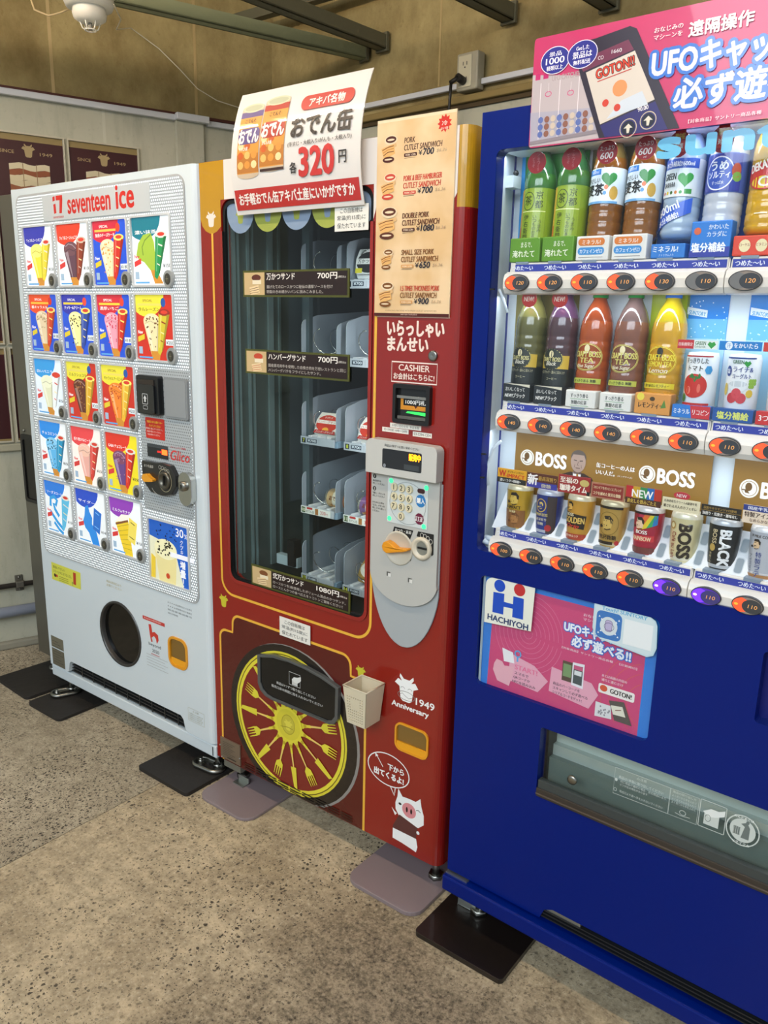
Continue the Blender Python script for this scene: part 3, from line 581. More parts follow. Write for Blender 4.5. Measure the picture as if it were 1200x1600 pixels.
# stickers
P = Print(y=0, rough=.4); P.poly([(.062, .472), (.252, .474), (.256, .538), (.066, .540)], '#d6d64c'); P.text('環境にやさしい', .075, .519, .08, .011, '#3a4a20', .01).text('スティックになりました。', .075, .503, .12, .011, '#3a4a20', .01)
P.poly([(.205, .485), (.222, .483), (.226, .53), (.208, .53)], '#b83a20').ell(.085, .492, .007, .007, '#2a1a10', 10).ell(.097, .492, .006, .006, '#c83020', 10)
for k in range(3): P.rect(.112, .492 - k * .007, .172, .4945 - k * .007, '#8a8a30')
P.line([(.20, .476), (.20, .486)], .002, '#6a8a30').ell(.20, .488, .005, .004, '#8aa840', 8); P.build('yellow_sticker', t)
P = Print(y=0); 
for k, s in enumerate(('商品は取出口より', 'お取りください')): P.text(s, .415 + .0 * k, .540 - k * .014, .085, .009, '#b3a56a')
P.build('door_note', t); P = Print(y=0)
for k in range(4): P.text(('★ ★ ★ ★ 食品衛生法による表示', '★ ★ ★ ★ 管理責任者の連絡先', '製造者電話番号 03-0000', '受付時間')[k].replace('03-0000', ''), .748, .545 - k * .012, .12 if k < 3 else .05, .006, '#70777a')
P.build('contact_note', t); P = Print(y=0)
for k in range(5): P.rect(.622, .335 - k * .010, .735 - .015 * (k % 2), .3365 - k * .010, '#9aa0a2')
P.rect(.612, .457, .728, .469, '#c83a34').text('beyond2020', .620, .460, .09, .006, '#f0e0dc')
P.poly([(.642, .445), (.655, .447), (.660, .42), (.672, .425), (.690, .418), (.692, .400), (.682, .385), (.678, .402), (.668, .41), (.655, .400), (.660, .388), (.652, .384), (.646, .41)], '#cc3a30')
P.text('beyond', .638, .368, .064, .014, '#30363a').text('2020', .655, .350, .036, .011, '#30363a').text('#######', .648, .340, .045, .005, '#cc3a30')
P.build('event_logo', t)
MB().box(.020, .103, -.001, .001, .193, .238, mat('#8d8b7a', .35, .6)).box(.020, .103, -.001, .001, .120, .188, mat('#817f70', .35, .6)).build('rating_plate', t)
P = Print(y=-.001)
for k in range(9): P.rect(.028, .134 + k * .0105, .095 - .012 * (k % 3), .136 + k * .0105, '#4d4c44')
P.build('rating_text', t)
P = Print(y=0); P.line(rrect(.830, .163, .909, .208, .002), .001, '#a5a58c', True).text('△ 注意', .852, .197, .03, .007, '#8a8a70')
for k in range(4): P.text('転倒防止のため設置工事', .836, .188 - k * .007, .066 - .006 * (k % 2), .0045, '#a0a086')
P.build('warning_label', t)
for x in (.075, .925): MB().cyl((x, .035, .012), (x, .035, .075), .0075, METAL, 12).cyl((x, .035, .013), (x, .035, .026), .015, METAL, 8).build('foot', t)
for x in (.075, .925): MB().cyl((x, .66, .0), (x, .66, .075), .0075, METAL, 12).cyl((x, .66, .0), (x, .66, .012), .02, METAL, 8).build('foot', t)
# ------------------------------------------------------------ red sandwich machine
RX = .967; t = rm = thing('vending_machine', 'red sandwich vending machine with glass front and yellow wheel, middle of three', 'vending machine', (RX, 0, 0)); ORG = Vector((RX, 0, 0))
REDP = mat('#8a1a12', .22, coat=.5); GOLD = '#e8b23c'; REDD = '#8c1c16'; INNER = mat('#43494b', .5)
win = rrect(1.050, .690, 1.561, 1.733, .032, 6)
ret2 = rrect(1.664, .376, 1.763, .450, .02)
slits = []
for k in range(9):
    for r in range(3):
        x = 1.094 + k * .0485; z = .112 - r * .008 - (0) ; slits.append([(x, z), (x + .042, z), (x + .042, z - .0035), (x, z - .0035)])
mb = MB(); mb.plate([(.968, .086), (1.783, .086), (1.783, 1.830), (.968, 1.830)], [win, ret2] + slits, 0, .035, REDP); mb.build('door', t)
q = [(1.783 + .026 * math.sin(a), .026 - .026 * math.cos(a)) for a in [PI / 2 * i / 7 for i in range(8)]] + [(1.809, .40), (1.783, .40)]
YG = mat('#b48a18', .3, coat=.3); WS = mat('#e4ddd8', .3, coat=.3)
MB().plate(q, [], .086, 1.672, REDP, 'z').plate(q, [], 1.672, 1.830, YG, 'z').build('door_edge', t)
MB().box(.97, 1.806, .56, .78, .06, 1.825, INNER).box(.97, 1.0, .035, .56, .09, 1.825, REDP).box(1.60, 1.783, .035, .56, .09, 1.825, REDP).box(1.0, 1.6, .035, .56, 1.76, 1.825, INNER).box(1.0, 1.6, .035, .56, .09, .60, INNER).box(1.03, 1.05, .035, .56, .6, 1.76, mat('#54605f', .35, .3)).build('cabinet_body', t)
MB().box(1.05, 1.60, .545, .56, .6, 1.76, mat('#2a3134', .4)).build('back_panel', t)
for x in (1.03, 1.77):
    MB().cyl((x, .05, 0.012), (x, .05, .09), .010, METAL).cyl((x, .05, .012), (x, .05, .026), .02, METAL, 6).build('foot', t); MB().cyl((x, .6, 0), (x, .6, .09), .010, METAL).build('foot', t)
MB().box(1.03, 1.075, .03, .034, .012, .03, STEEL).box(1.03, 1.075, .005, .034, .012, .015, STEEL).build('foot_plate', t)
MB().box(.975, 1.05, .02, .05, .045, .09, mat('#8d8b7c', .4, .5)).build('foot_bracket', t)
# face print: awning stripes, gold lines, dark carriage panel, wheel
P = Print(y=0, rough=.25, coat=.5)
def stripe(x0, x1, z0, c, top=1.8295):
    m = (x0 + x1) / 2; h = (x1 - x0) / 2
    P.poly([(x1, top), (x0, top)] + [(m + h * math.cos(a), z0 + .05 + .05 * math.sin(a)) for a in [PI + PI * k / 14 for k in range(15)]], c)
def clipstripe(x0, x1, c): P.rect(x0, 1.7335, x1, 1.8295, c)
P.poly([(1.0495, 1.8295), (.9685, 1.8295), (.9685, 1.69), (.975, 1.672), (.988, 1.659), (1.005, 1.652), (1.018, 1.651), (1.033, 1.656), (1.0495, 1.668)], '#b98a1c')
for k, c in enumerate(('#e4ddd8', '#b98a1c', '#e4ddd8', '#b98a1c', '#e4ddd8')): clipstripe(1.0495 + .0145 if k == 0 else 1.064 + .1 * k, 1.164 + .1 * k, c)
P.rect(1.0495, 1.7335, 1.0645, 1.8295, '#b98a1c')
P.poly([(1.572, 1.8295), (1.5615, 1.8295), (1.5615, 1.66), (1.568, 1.68), (1.572, 1.70)], '#e4ddd8').rect(1.5715, 1.70, 1.67, 1.8295, '#b98a1c')
P.poly([(1.7825, 1.8295), (1.67, 1.8295), (1.67, 1.69), (1.69, 1.66), (1.72, 1.652), (1.76, 1.66), (1.7825, 1.70)], '#e4ddd8')
cow(P, 1.011, 1.668, .040, '#e6dcd2')
def gl(pts, closed=False): P.line(pts, .0075, GOLD, closed)
arc = lambda cx, cz, r, a0, a1, n=8: [(cx + r * math.cos(math.radians(a0 + (a1 - a0) * k / n)), cz + r * math.sin(math.radians(a0 + (a1 - a0) * k / n))) for k in range(n + 1)]
gl([(1.014, 1.652)] + arc(1.062, .692, .048, 180, 270) + arc(1.524, .692, .050, 270, 360) + [(1.574, 1.66)])
bd = [(.996, .086)] + arc(1.024, .500, .026, 180, 95) + arc(1.078, .556, .0, 0, 0, 1)[:0] + [(1.053, .527)] + arc(1.082, .556, .027, 180, 90) + [(1.086, .583)] + arc(1.482, .553, .029, 90, 0) + [(1.512, .527)] + arc(1.537, .500, .026, 85, 0) + [(1.563, .086)]
P.poly(bd, '#5c0f0b')
inb = [(1.28 + (a - 1.28) * .975, .3 + (b - .3) * .985 if b > .1 else .086) for a, b in bd]
P.poly(inb, '#540e0a')
gl(bd)
cow(P, 1.018, .598, .040, '#c8c030'); cow(P, 1.545, .532, .034, '#c8c030')
# wheel
cx, cz = 1.283, .306
P.poly([(x, max(z, .087)) for x, z in ell(cx + .012, cz, .252, .243, 48)], '#8a8784').poly([(x, max(z, .087)) for x, z in ell(cx + .006, cz, .249, .240, 48)], '#191312')
P.poly([(x, max(z, .0875)) for x, z in ell(cx, cz, .219, .2185, 48)], '#d8cc34').poly([(x, max(z, .088)) for x, z in ell(cx, cz, .212, .212, 48)], '#6a5a10').poly([(x, max(z, .0885)) for x, z in ell(cx, cz, .209, .209, 48)], '#e2d63a').poly([(x, max(z, .089)) for x, z in ell(cx, cz, .199, .199, 48)], '#781710')
YL = '#dcd038'; YD = '#b8a020'; PL = '#e8c86a'
def R(a, pts): c, s = math.cos(a), math.sin(a); return [(cx + u * c - v * s, cz + u * s + v * c) for u, v in pts]
for k in range(15):
    a = 2 * PI * (k + .5) / 15 + .05
    P.poly(R(a, [(.05, -.006), (.078, -.0035), (.135, -.0022), (.135, .0022), (.078, .0035), (.05, .006)]), PL); P.poly(R(a, [(.062, -.006), (.075, -.004), (.088, -.0045), (.088, .0045), (.075, .004), (.062, .006)]), YL)
    if k % 2 == 0:   # fork
        P.poly(R(a, [(.130, -.003), (.140, -.013), (.155, -.015), (.155, .015), (.140, .013), (.130, .003)]), YL)
        for v in (-.0125, -.004, .004, .0125): P.poly(R(a, [(.154, v - .0024), (.186, v - .001), (.186, v + .001), (.154, v + .0024)]), YL)
    else:            # knife
        P.poly(R(a, [(.130, -.011), (.192, -.008), (.199, .004), (.130, .010)]), YL)
    P.ell(cx + .055 * math.cos(a), cz + .055 * math.sin(a), .009, .009, YL, 10); P.ell(cx + .066 * math.cos(a), cz + .066 * math.sin(a), .006, .006, YD, 8)
P.ell(cx, cz, .055, .055, YL, 30).ell(cx, cz, .047, .047, '#cfc434', 26).ell(cx, cz, .027, .031, '#a89e2a', 24).ell(cx, cz, .024, .028, '#beb438', 24)
cow(P, cx, cz - .018, .034, '#d6cc48'); P.line([(cx - .03, cz - .014), (cx, cz - .008), (cx + .02, cz - .01)], .002, '#8a8020')
for sl in slits: P.poly(sl, '#0c0a0a')
P.build('front_print', t, label='gold lines, awning stripes and a yellow wheel of forks and knives')
MB().box(1.09, 1.54, .034, .05, .088, .116, DARK).build('vent_back', t)
# window rim and pane
MB().plate(arc(1.081, .721, .034, 180, 270) + arc(1.530, .721, .034, 270, 360) + [(1.564, 1.655), (1.555, 1.655)] + arc(1.527, .725, .028, 360, 270) + arc(1.084, .725, .028, 270, 180) + [(1.056, 1.655), (1.047, 1.655)], [], -.003, .006, mat('#8e201a', .3, coat=.3), side=mat('#141414', .4)).build('window_frame', t)
MB().plate(rrect(1.052, .693, 1.559, 1.731, .03, 6), [rrect(1.060, .701, 1.551, 1.723, .026, 6)], .004, .012, mat('#101112', .4)).build('window_gasket', t)
PANE = glass_mat('window_glass', (.92, .96, .95, 1), .1)
MB().box(1.056, 1.555, .008, .0095, .696, 1.728, PANE).build('window_pane', t, fix=True)
P = Print(y=.0078)                                                   # awning scallops printed on the pane
for k in range(5):
    x0 = 1.066 + .1 * k; x1 = min(x0 + .1, 1.554); c = '#8296b0' if k % 2 == 0 else '#9aa44a'; c2 = '#9aa44a' if k % 2 == 0 else '#8296b0'
    P.poly([(x1, 1.724), (x0, 1.724)] + [((x0 + .1 + x0) / 2 + .05 * math.cos(a), 1.70 + .052 * math.sin(a)) for a in [PI + PI * j / 16 for j in range(17)] if x0 + .05 + .05 * math.cos(a) < 1.554], c); cow(P, x0 + .05, 1.672, .036, c2)
P.build('awning_print', t)
# interior
ALU = mat('#8fa5a8', .3, .5)
for y, r in ((.002, .003), (.018, .006), (.037, .003), (.072, .004), (.090, .003), (.150, .010), (.192, .004), (.30, .003)):
    MB().box(1.0505, 1.056, y + .012, y + .012 + r * 2, .70, 1.74, ALU).build('guide_rail', t)
MB().cyl((1.15, .52, .70), (1.15, .52, 1.74), .006, ALU).cyl((1.10, .50, .70), (1.10, .50, 1.74), .004, ALU).build('lift_rods', t)
MB().box(1.19, 1.20, .22, .54, .60, 1.74, mat('#1f2527', .4)).box(1.19, 1.215, .16, .175, .66, 1.70, mat('#5b6a6e', .3, .6)).build('rail_post', t)
MB().box(1.09, 1.175, .15, .17, .715, .745, mat('#b6c6cc', .3)).box(1.145, 1.172, .14, .17, .72, .80, DARK).build('pickup_bracket', t)
TRAY = mat('#b3b8c0', .4); DIV = mat('#9aa3ae', .3); WIRE = mat('#d2d4d2', .15, 1)
GLOW = mat('#eaf4ff', .5, e=3)
rows = [(1.515, 0), (1.317, 0), (1.094, 1), (.893, 2), (.688, 3)]
def tray(x0, z, num, price, kind, yy=.14):
    tr = MB(); x1 = x0 + .126
    tr.box(x0, x1, yy, yy + .004, z, z + .022, TRAY).box(x0, x1, yy + .004, .50, z + .010, z + .016, TRAY)
    for k in range(3): tr.box(x0 + .02 + k * .035, x0 + .032 + k * .035, yy + .01, .48, z + .016, z + .024, mat('#d7dbe0', .4))
    tr.box(x1, x1 + .010, yy + .004, yy + .03, z, z + .018, mat('#7f99ae', .4))
    o = tr.build('tray', t, bevel=.001)
    Q = Print(y=yy)
    if kind == 0:
        Q.rect(x0 + .006, z + .004, x0 + .020, z + .018, '#15191c').text(num, x0 + .013, z + .006, None, .010, '#e2e840', .03, al='c').rect(x0 + .026, z + .006, x0 + .062, z + .017, '#18283c').text('¥' + price, x0 + .029, z + .008, .030, .0075, '#e8eef4', .02).rect(x0 + .07, z + .003, x0 + .0708, z + .019, '#7a7e86')
    else:
        Q.rect(x0 + .002, z + .001, x1 - .012, z + .021, '#e6e6e0').rect(x0 + .004, z + .003, x0 + .018, z + .019, '#2a4a20').text(num, x0 + .011, z + .006, None, .010, '#f0f0d0', .03, al='c').poly(rrect(x0 + .024, z + .014, x0 + .046, z + .020, .002), '#b83030').text('おでん缶', x0 + .022, z + .004, .030, .008, '#203a2c', .01)
        Q.rect(x0 + .056, z + .002, x0 + .068, z + .020, '#a8703c').text(price, x0 + .076, z + .006, .020, .010, '#c83028', .01).text('円', x0 + .098, z + .006, .006, .006, '#c83028')
    Q.build('price_tag', o)
    for xx, hh in ((x0 + .001, .118), (x1 + .002, .110)):
        pr = [(yy + .004, z + .014), (.50, z + .014), (.50, z + hh + .03), (yy + .07, z + hh + .012)] + [(yy + .022 + .018 * math.cos(a), z + hh - .018 + .018 * math.sin(a)) for a in (PI / 2, PI * .65, PI * .8, PI)]
        MB().plate(pr, [], xx, xx + .0025, DIV, 'x').build('divider', t)
    co = MB(); pts = []
    for k in range(5 * 16): a = 2 * PI * k / 16 + PI; pts.append((x0 + .063 + .038 * math.sin(a), yy + .012 + .068 * k / 16, z + .060 - .034 * math.cos(a)))
    co.tube(pts, .0016, WIRE, 6); co.build('dispensing_coil', t)
nums = [('1', '2'), ('4', '5'), ('7', '8'), ('10', '11'), ('13', '14')]
for r, (z, kd) in enumerate(rows):
    for c in range(2):
        tray(1.200 + c * .160, z + c * .0, nums[r][c], {0: '700', 1: '700', 2: '700', 3: '320', 4: '1080'}[r], 1 if r == 3 else 0)
    MB().box(1.20, 1.60, .50, .545, z, z + .02, INNER).build('shelf_rail', t)
# added fill light to brighten the trays; the cabinet itself has no lamp
def inlight(x, y, z, p, s=.05, sy=.4, tgt=(1.3, .2, .9), col=(.95, .97, 1)): l = area('tray_fill_light', (x, y, z), tgt, s, sy, p, col); return l
inlight(1.535, .045, 1.2, 1.0, .02, .8, (1.25, .35, 1.15))
# plaques on the pane
PLT = '#6a6c24'
def plaque(x0, x1, z0, z1, name, price, l1, l2, tint, dz=0):
    pl = MB(); h = dz
    pl.add([(x0, .0045, z0), (x1, .0045, z0 + dz), (x1, .0045, z1 + dz * 0), (x0, .0045, z1)], [(0, 1, 2, 3)], mat('#4d5020', .35))
    pl = MB().plate([(x0, z0), (x1, z0), (x1, z1), (x0, z1)], [], .003, .0065, mat('#4d5020', .35)); o = pl.build('product_plaque', t)
    Q = Print(y=.003, rough=.35); b = .005
    Q.rect(x0 + b, z0 + b, x0 + .080, z1 - b, '#c9ad7e').rect(x0 + .082, z0 + b, x1 - b, z1 - b, '#241514')
    u = x0 + .028; v = z0 + .012
    Q.ell(u + .022, z1 - .018, .017, .008, tint, 14).rect(u + .008, z1 - .034, u + .040, z1 - .024, '#e8dcc0').poly([(u - .004, v + .012), (u + .030, v + .018), (u + .034, v - .002), (u + .002, v - .007)], '#e6cda0')
    for k in range(3): Q.line([(u - .002, v + .007 - k * .005), (u + .031, v + .013 - k * .006)], .0012, tint)
    Q.text(name, x0 + .088, z1 - .024, .0165 * len(name), .016, '#f2ece4', .015).text(price + '円', x1 - .100 - .016 * (len(price) - 3), z1 - .023, .063 + .016 * (len(price) - 3), .015, '#f2ece4', .018).text('(税込)', x1 - .034, z1 - .022, .024, .006, '#e0dad0', .01)
    Q.text(l1, x0 + .088, z0 + .021, .0102 * len(l1), .0085, '#c9c2ba').text(l2, x0 + .088, z0 + .009, .0102 * len(l2), .0085, '#c9c2ba'); Q.build('print', o)
plaque(1.126, 1.489, 1.489, 1.555, '万かつサンド', '700', '揚げたてのロースかつに秘伝の濃厚ソースを付け', '特製のきめ細かいパンに挟みこみました。', '#5a2a20')
plaque(1.129, 1.492, 1.292, 1.356, 'ハンバーグサンド', '700', '国産黒毛和牛を使用した合挽き肉を万世レストランと同じ', 'ハンバーグパテをフライにしたサンド。', '#c04830')
plaque(1.136, 1.503, .697 - .0, .757, '弐万かつサンド', '1080', 'ロースかつを2枚使用したボリューム満点のかつサンド。', 'ロースとんかつの食べ応えをトコトンご賞味ください！', '#7a4a28')
# notices
def notice(x0, z0, x1, z1, y=-.001):
    o = MB().box(x0, x1, y, y + .001, z0, z1, mat('#e6e4dc', .5)).build('paper_notice', t); Q = Print(y=y, rough=.5)
    for k, s in enumerate(('この自販機は', '常温(約15度)に', '保たれています')): Q.text(s, (x0 + x1) / 2, z1 - (z1 - z0) * (.32 + .29 * k), (x1 - x0) * (.66, .84, .84)[k], (z1 - z0) * .21, '#1c1a18', 0, al='c')
    Q.build('print', o)
notice(1.449, 1.637, 1.550, 1.694, -.004); notice(1.255, .575, 1.371, .631, -.005)
# controller
GC = mat('#b5b6b2', .4); GC2 = mat('#a3aaae', .4); GC3 = mat('#c2c2bd', .35)
tongue = [(1.577, .866)] + [(1.680 + .103 * math.cos(a), .862 + .204 * math.sin(a)) for a in [PI + PI * k / 24 for k in range(1, 24)]] + [(1.783, .862)]
tongue = [(min(a, 1.779), b) for a, b in tongue]
MB().plate(tongue + [(1.779, 1.08), (1.577, 1.08)], [], -.006, 0, GC2).build('controller_base', t, bevel=.003)
mid = [(1.580, .84)] + [(1.680 + .100 * math.cos(a), .842 + .072 * math.sin(a)) for a in [PI + PI * k / 20 for k in range(1, 20)]] + [(1.777, .84), (1.777, 1.10), (1.580, 1.10)]
MB().plate(mid, [], -.014, -.004, GC).build('controller_panel', t, bevel=.003)
hd = [(1.577, 1.088), (1.779, 1.088)] + arc(1.765, 1.154, .014, 0, 90, 5) + arc(1.592, 1.154, .015, 90, 180, 5)
MB().plate(hd, [], -.034, -.004, GC3).build('controller_hood', t, bevel=.008, seg=3)
P = Print(y=-.034); P.text('商品は1個ずつお買い求めください', 1.633, 1.155, .098, .006, '#2a2a28', .01).poly(rrect(1.627, 1.105, 1.739, 1.150, .004), '#22252a').rect(1.690, 1.108, 1.732, 1.120, '#3e4448').ell(1.634, 1.110, .004, .0045, '#8a9098', 12); P.build('display_window', t)
P = Print(y=-.0345, e=3.2); P.text('販売中', 1.704, 1.130, .032, .016, '#ff9a10', .03); P.build('led_text', t, label='glowing orange sign text')
P = Print(y=-.014)
for k, z in enumerate((1.076, 1.046)): P.ell(1.590, z, .005, .0055, '#1c1c1c', 14).text('12'[k], 1.590, z - .003, None, .006, '#e0e0dc', .01, al='c')
for k, (s, z) in enumerate((('商品番号を', 1.063), ('押してください', 1.056), ('「購入」ボタンを', 1.033), ('押してください', 1.026), ('まちがえた時は', 1.010), ('「訂正」ボタンを', 1.003), ('押してから買って', .996), ('ください', .989))): P.text(s, 1.585, z, None, .0048, '#30302e', .01)
P.poly([(1.648, .948), (1.652, .962), (1.708, .962), (1.700, .94), (1.694, .930), (1.680, .946)], '#1a1a1a').text('おつり・返却', 1.655, .951, .047, .008, '#e6e6e0', .015)
P.poly([(1.718, .950), (1.722, .963), (1.766, .963), (1.767, .915), (1.762, .910), (1.752, .948)], '#1a1a1a')
for k in range(4): P.line(ell(1.733 + k * .0085, .955 - .0012 * k * k, .0045, .0055, 12), .0009, '#d8d8d0', True)
P.poly([(1.700, .905), (1.707, .90), (1.703, .885), (1.698, .895)], '#1a1a1a').rect(1.633, .835, 1.644, .846, '#5a5a58').rect(1.637, .834, 1.646, .843, '#d8d8d4').rect(1.697, .833, 1.708, .844, '#5a5a58').rect(1.701, .832, 1.710, .841, '#d8d8d4')
P.build('controller_print', t)
kp = MB().plate([(1.631, .971), (1.747, .971), (1.747, 1.079), (1.631, 1.079)], [], -.0155, -.012, mat('#cdd4d4', .3)).build('keypad', t)
P = Print(y=-.0156); P.line(ell(1.690, 1.024, .052, .050, 30), .0012, '#8a9090', True); P.poly(rrect(1.717, 1.054, 1.738, 1.065, .005), '#402024').ell(1.727, 1.036, .014, .015, '#2a78b8', 18).poly(ell(1.725, .993, .013, .014, 10), '#6a1c3c'); P.build('keypad_print', kp)
P = Print(y=-.0162); P.text('購入', 1.716, 1.030, .023, .013, '#f2f4f4', .02).text('訂正', 1.714, .987, .023, .012, '#f2f0f0', .02); P.build('key_words', kp)
for x, z in ((1.641, 1.072), (1.742, 1.069), (1.638, .980), (1.738, .977)): P = Print(y=-.0158, e=1.1); P.ell(x, z, .006, .006, '#3ce890', 14).build('corner_lamp', kp)
for k, d in enumerate('1234567890'):
    x = 1.652 + (k % 3) * .022 if k < 9 else 1.674; z = 1.059 - (k // 3) * .0225
    b = MB().plate(ell(x, z, .0088, .0098, 16), [], -.0205, -.015, mat('#d8cfae', .35)).build('number_key', kp, bevel=.0015)
    Q = Print(y=-.0205); Q.text(d, x, z - .0055, None, .012, '#1e1e1c', .015, al='c'); Q.build('numeral', b)
m = MB(); m.lathe([(.042, 0), (.042, .002), (.039, .004), (.036, .001), (.0001, .001)], 0, 0, mat('#c6c0b0', .35), 32); m.v = [(1.667 + a, -.014 - c, .911 + b) for a, b, c in m.v]; o = m.build('change_dial', t)
Q = [(1.628, .912), (1.632, .922), (1.642, .928), (1.656, .924), (1.672, .915), (1.690, .917), (1.704, .919), (1.704, .914), (1.690, .909), (1.672, .905), (1.656, .900), (1.642, .897), (1.632, .902)]
MB().plate(Q, [], -.032, -.014, mat('#e3961e', .35)).build('return_lever', o, bevel=.004)
m = MB(); m.lathe([(.0275, 0), (.0275, .007), (.020, .009), (.017, .001), (.0001, .001)], 0, 0, mat('#cfc6b2', .35), 28); m.v = [(1.735 + a, -.014 - c, .924 + b) for a, b, c in m.v]; o = m.build('coin_slot', t)
m = MB(); m.lathe([(.0165, .0015), (.0001, .0015)], 0, 0, STEEL, 20); m.v = [(1.735 + a, -.014 - c, .924 + b) for a, b, c in m.v]; m.box(1.723, 1.748, -.0175, -.016, .922, .9265, mat('#060606', .5)).build('slot', o)
# words and bank-note slot
P = Print(y=0, rough=.3); cream = '#f0ddd2'
P.text('いらっしゃい', 1.608, 1.405, .155, .033, cream, .03).text('まんせい', 1.610, 1.372, .112, .030, cream, .03)
P.build('welcome_words', t); P = Print(y=0, rough=.3); P.line([(1.623, 1.302), (1.749, 1.302), (1.749, 1.347), (1.623, 1.347)], .003, cream, True).text('CASHIER', 1.643, 1.328, .086, .014, cream, .015).text('お会計はこちらに!', 1.629, 1.308, .113, .0145, cream, .02)
P.build('cashier_sign', t)
for x0, z0, x1, z1, s in ((1.622, 1.195, 1.711, 1.206, 'お問い合わせ先  本店本館'), (1.599, 1.1835, 1.676, 1.194, '受付時間 10時〜20時'), (1.688, 1.181, 1.741, 1.192, '03-5294-1204')): P = Print(y=0, rough=.3); P.rect(x0, z0, x1, z1, '#e8e4da').text(s, (x0 + x1) / 2, z0 + .0025, (x1 - x0) * .88, .006, '#2a2826', al='c').build('contact_label', t)
P = Print(y=0, rough=.3); P.rect(1.573, 1.446, 1.777, 1.4485, '#e8c8b8')
P.text('1949', 1.722, .515, .055, .018, '#f0f0f0', .02).build('year_number', t); P = Print(y=0, rough=.3); P.text('Anniversary', 1.648, .487, .113, .018, '#f0f0f0', .025).build('anniversary_word', t); P = Print(y=0, rough=.3)
WP = '#f0f2f2'
cow(P, 1.692, .512, .072, WP); P.line(ell(1.692, .528, .026, .0115, 20), .0014, '#7a7a78', True).line([(1.672, .528), (1.680, .533), (1.690, .527), (1.700, .523), (1.710, .528)], .0012, '#7a7a78').line(ell(1.681, .546, .006, .004, 8, 0, PI), .0012, '#7a7a78').line(ell(1.703, .546, .006, .004, 8, 0, PI), .0012, '#7a7a78')
P.build('anniversary_emblem', t); P = Print(y=0, rough=.3)
be = ell(1.642, .302, .067, .045, 32)
P.line(be, .003, WP, True).line([(1.650, .258), (1.664, .236), (1.666, .258)], .003, WP)
P.text('下から', 1.640, .303, .052, .017, WP, .03).text('出てくるよ!', 1.596, .277, .096, .019, WP, .03).line([(1.625, .304), (1.604, .330)], .0022, WP).poly([(1.598, .337), (1.600, .325), (1.609, .331)], WP)
P.build('speech_bubble', t); P = Print(y=0, rough=.3)
px, pz = 1.712, .200
P.poly([(px - .044, pz + .018), (px - .038, pz + .038), (px - .036, pz + .062), (px - .022, pz + .044), (px, pz + .046), (px + .020, pz + .046), (px + .034, pz + .060), (px + .038, pz + .038), (px + .046, pz + .016), (px + .047, pz - .010), (px + .030, pz - .026), (px, pz - .022), (px - .030, pz - .018), (px - .043, pz)], WP)
P.poly([(px - .030, pz - .012), (px - .050, pz - .052), (px - .050, pz - .062), (px + .024, pz - .062), (px + .028, pz - .026)], '#5a3230')
P.poly([(px - .050, pz - .060), (px + .025, pz - .060), (px + .030, pz - .082), (px + .026, pz - .099), (px + .010, pz - .096), (px - .02, pz - .092), (px - .050, pz - .090)], WP)
P.poly([(px - .056, pz - .000), (px - .046, pz - .008), (px - .038, pz - .012), (px - .044, pz - .020)], WP).ell(px + .030, pz - .040, .005, .005, WP, 10)
P.ell(px, pz + .012, .022, .021, '#d88a90', 20).ell(px - .007, pz + .012, .0032, .008, '#201818', 10).ell(px + .007, pz + .012, .0032, .008, '#201818', 10).ell(px - .029, pz + .020, .005, .0035, '#201818', 10).line([(px + .022, pz + .022), (px + .029, pz + .025), (px + .036, pz + .021)], .0018, '#201818')
P.build('pig_picture', t)
m = MB(); m.lathe([(.0115, 0), (.0115, .005), (.0085, .006), (.0001, .004)], 0, 0, METAL, 20); m.v = [(1.738 + a, -c, 1.365 + b) for a, b, c in m.v]; m.build('door_lock', t)
m = MB().plate(rrect(1.636, 1.209, 1.739, 1.299, .006), [rrect(1.644, 1.218, 1.729, 1.289, .003)], -.012, .001, mat('#18181a', .35)).build('note_slot_frame', t, bevel=.002)
MB().box(1.644, 1.729, -.001, .0005, 1.218, 1.289, mat('#1f2020', .2)).box(1.644, 1.729, -.006, -.001, 1.266, 1.272, mat('#777', .3) if 0 else mat('#777a78', .3)).box(1.648, 1.727, -.008, -.001, 1.219, 1.226, mat('#5a5a56', .3)).build('note_slot', m)
P = Print(y=-.0012); P.poly([(1.652, 1.266), (1.660, 1.266), (1.660, 1.250), (1.728, 1.250), (1.728, 1.240), (1.652, 1.240)], '#d08a28').rect(1.662, 1.251, 1.728, 1.266, '#101010').text('1000円札', 1.666, 1.253, .056, .011, '#f0f0ec', .02).poly([(1.690, 1.250), (1.700, 1.250), (1.695, 1.244)], '#5a2010'); P.build('note_label', m)
P = Print(y=-.0016, e=1.5); P.poly([(1.672, 1.237), (1.728, 1.237), (1.728, 1.229), (1.668, 1.233)], '#2ec850'); P.build('note_lamp', m)
MB().plate(rrect(1.662, .374, 1.765, .452, .02), [rrect(1.667, .379, 1.760, .447, .016)], -.004, .004, mat('#e39a1c', .3, coat=.5)).build('coin_return_frame', t)
MB().box(1.665, 1.762, .024, .027, .376, .450, mat('#4a3414', .4)).build('coin_return_back', t)
MB().plate(rrect(1.667, .379, 1.760, .447, .015), [], .001, .003, mat('#7c5c22', .15, coat=1)).box(1.668, 1.759, -.003, .002, .378, .398, mat('#e9a21e', .3)).build('coin_return_flap', t)
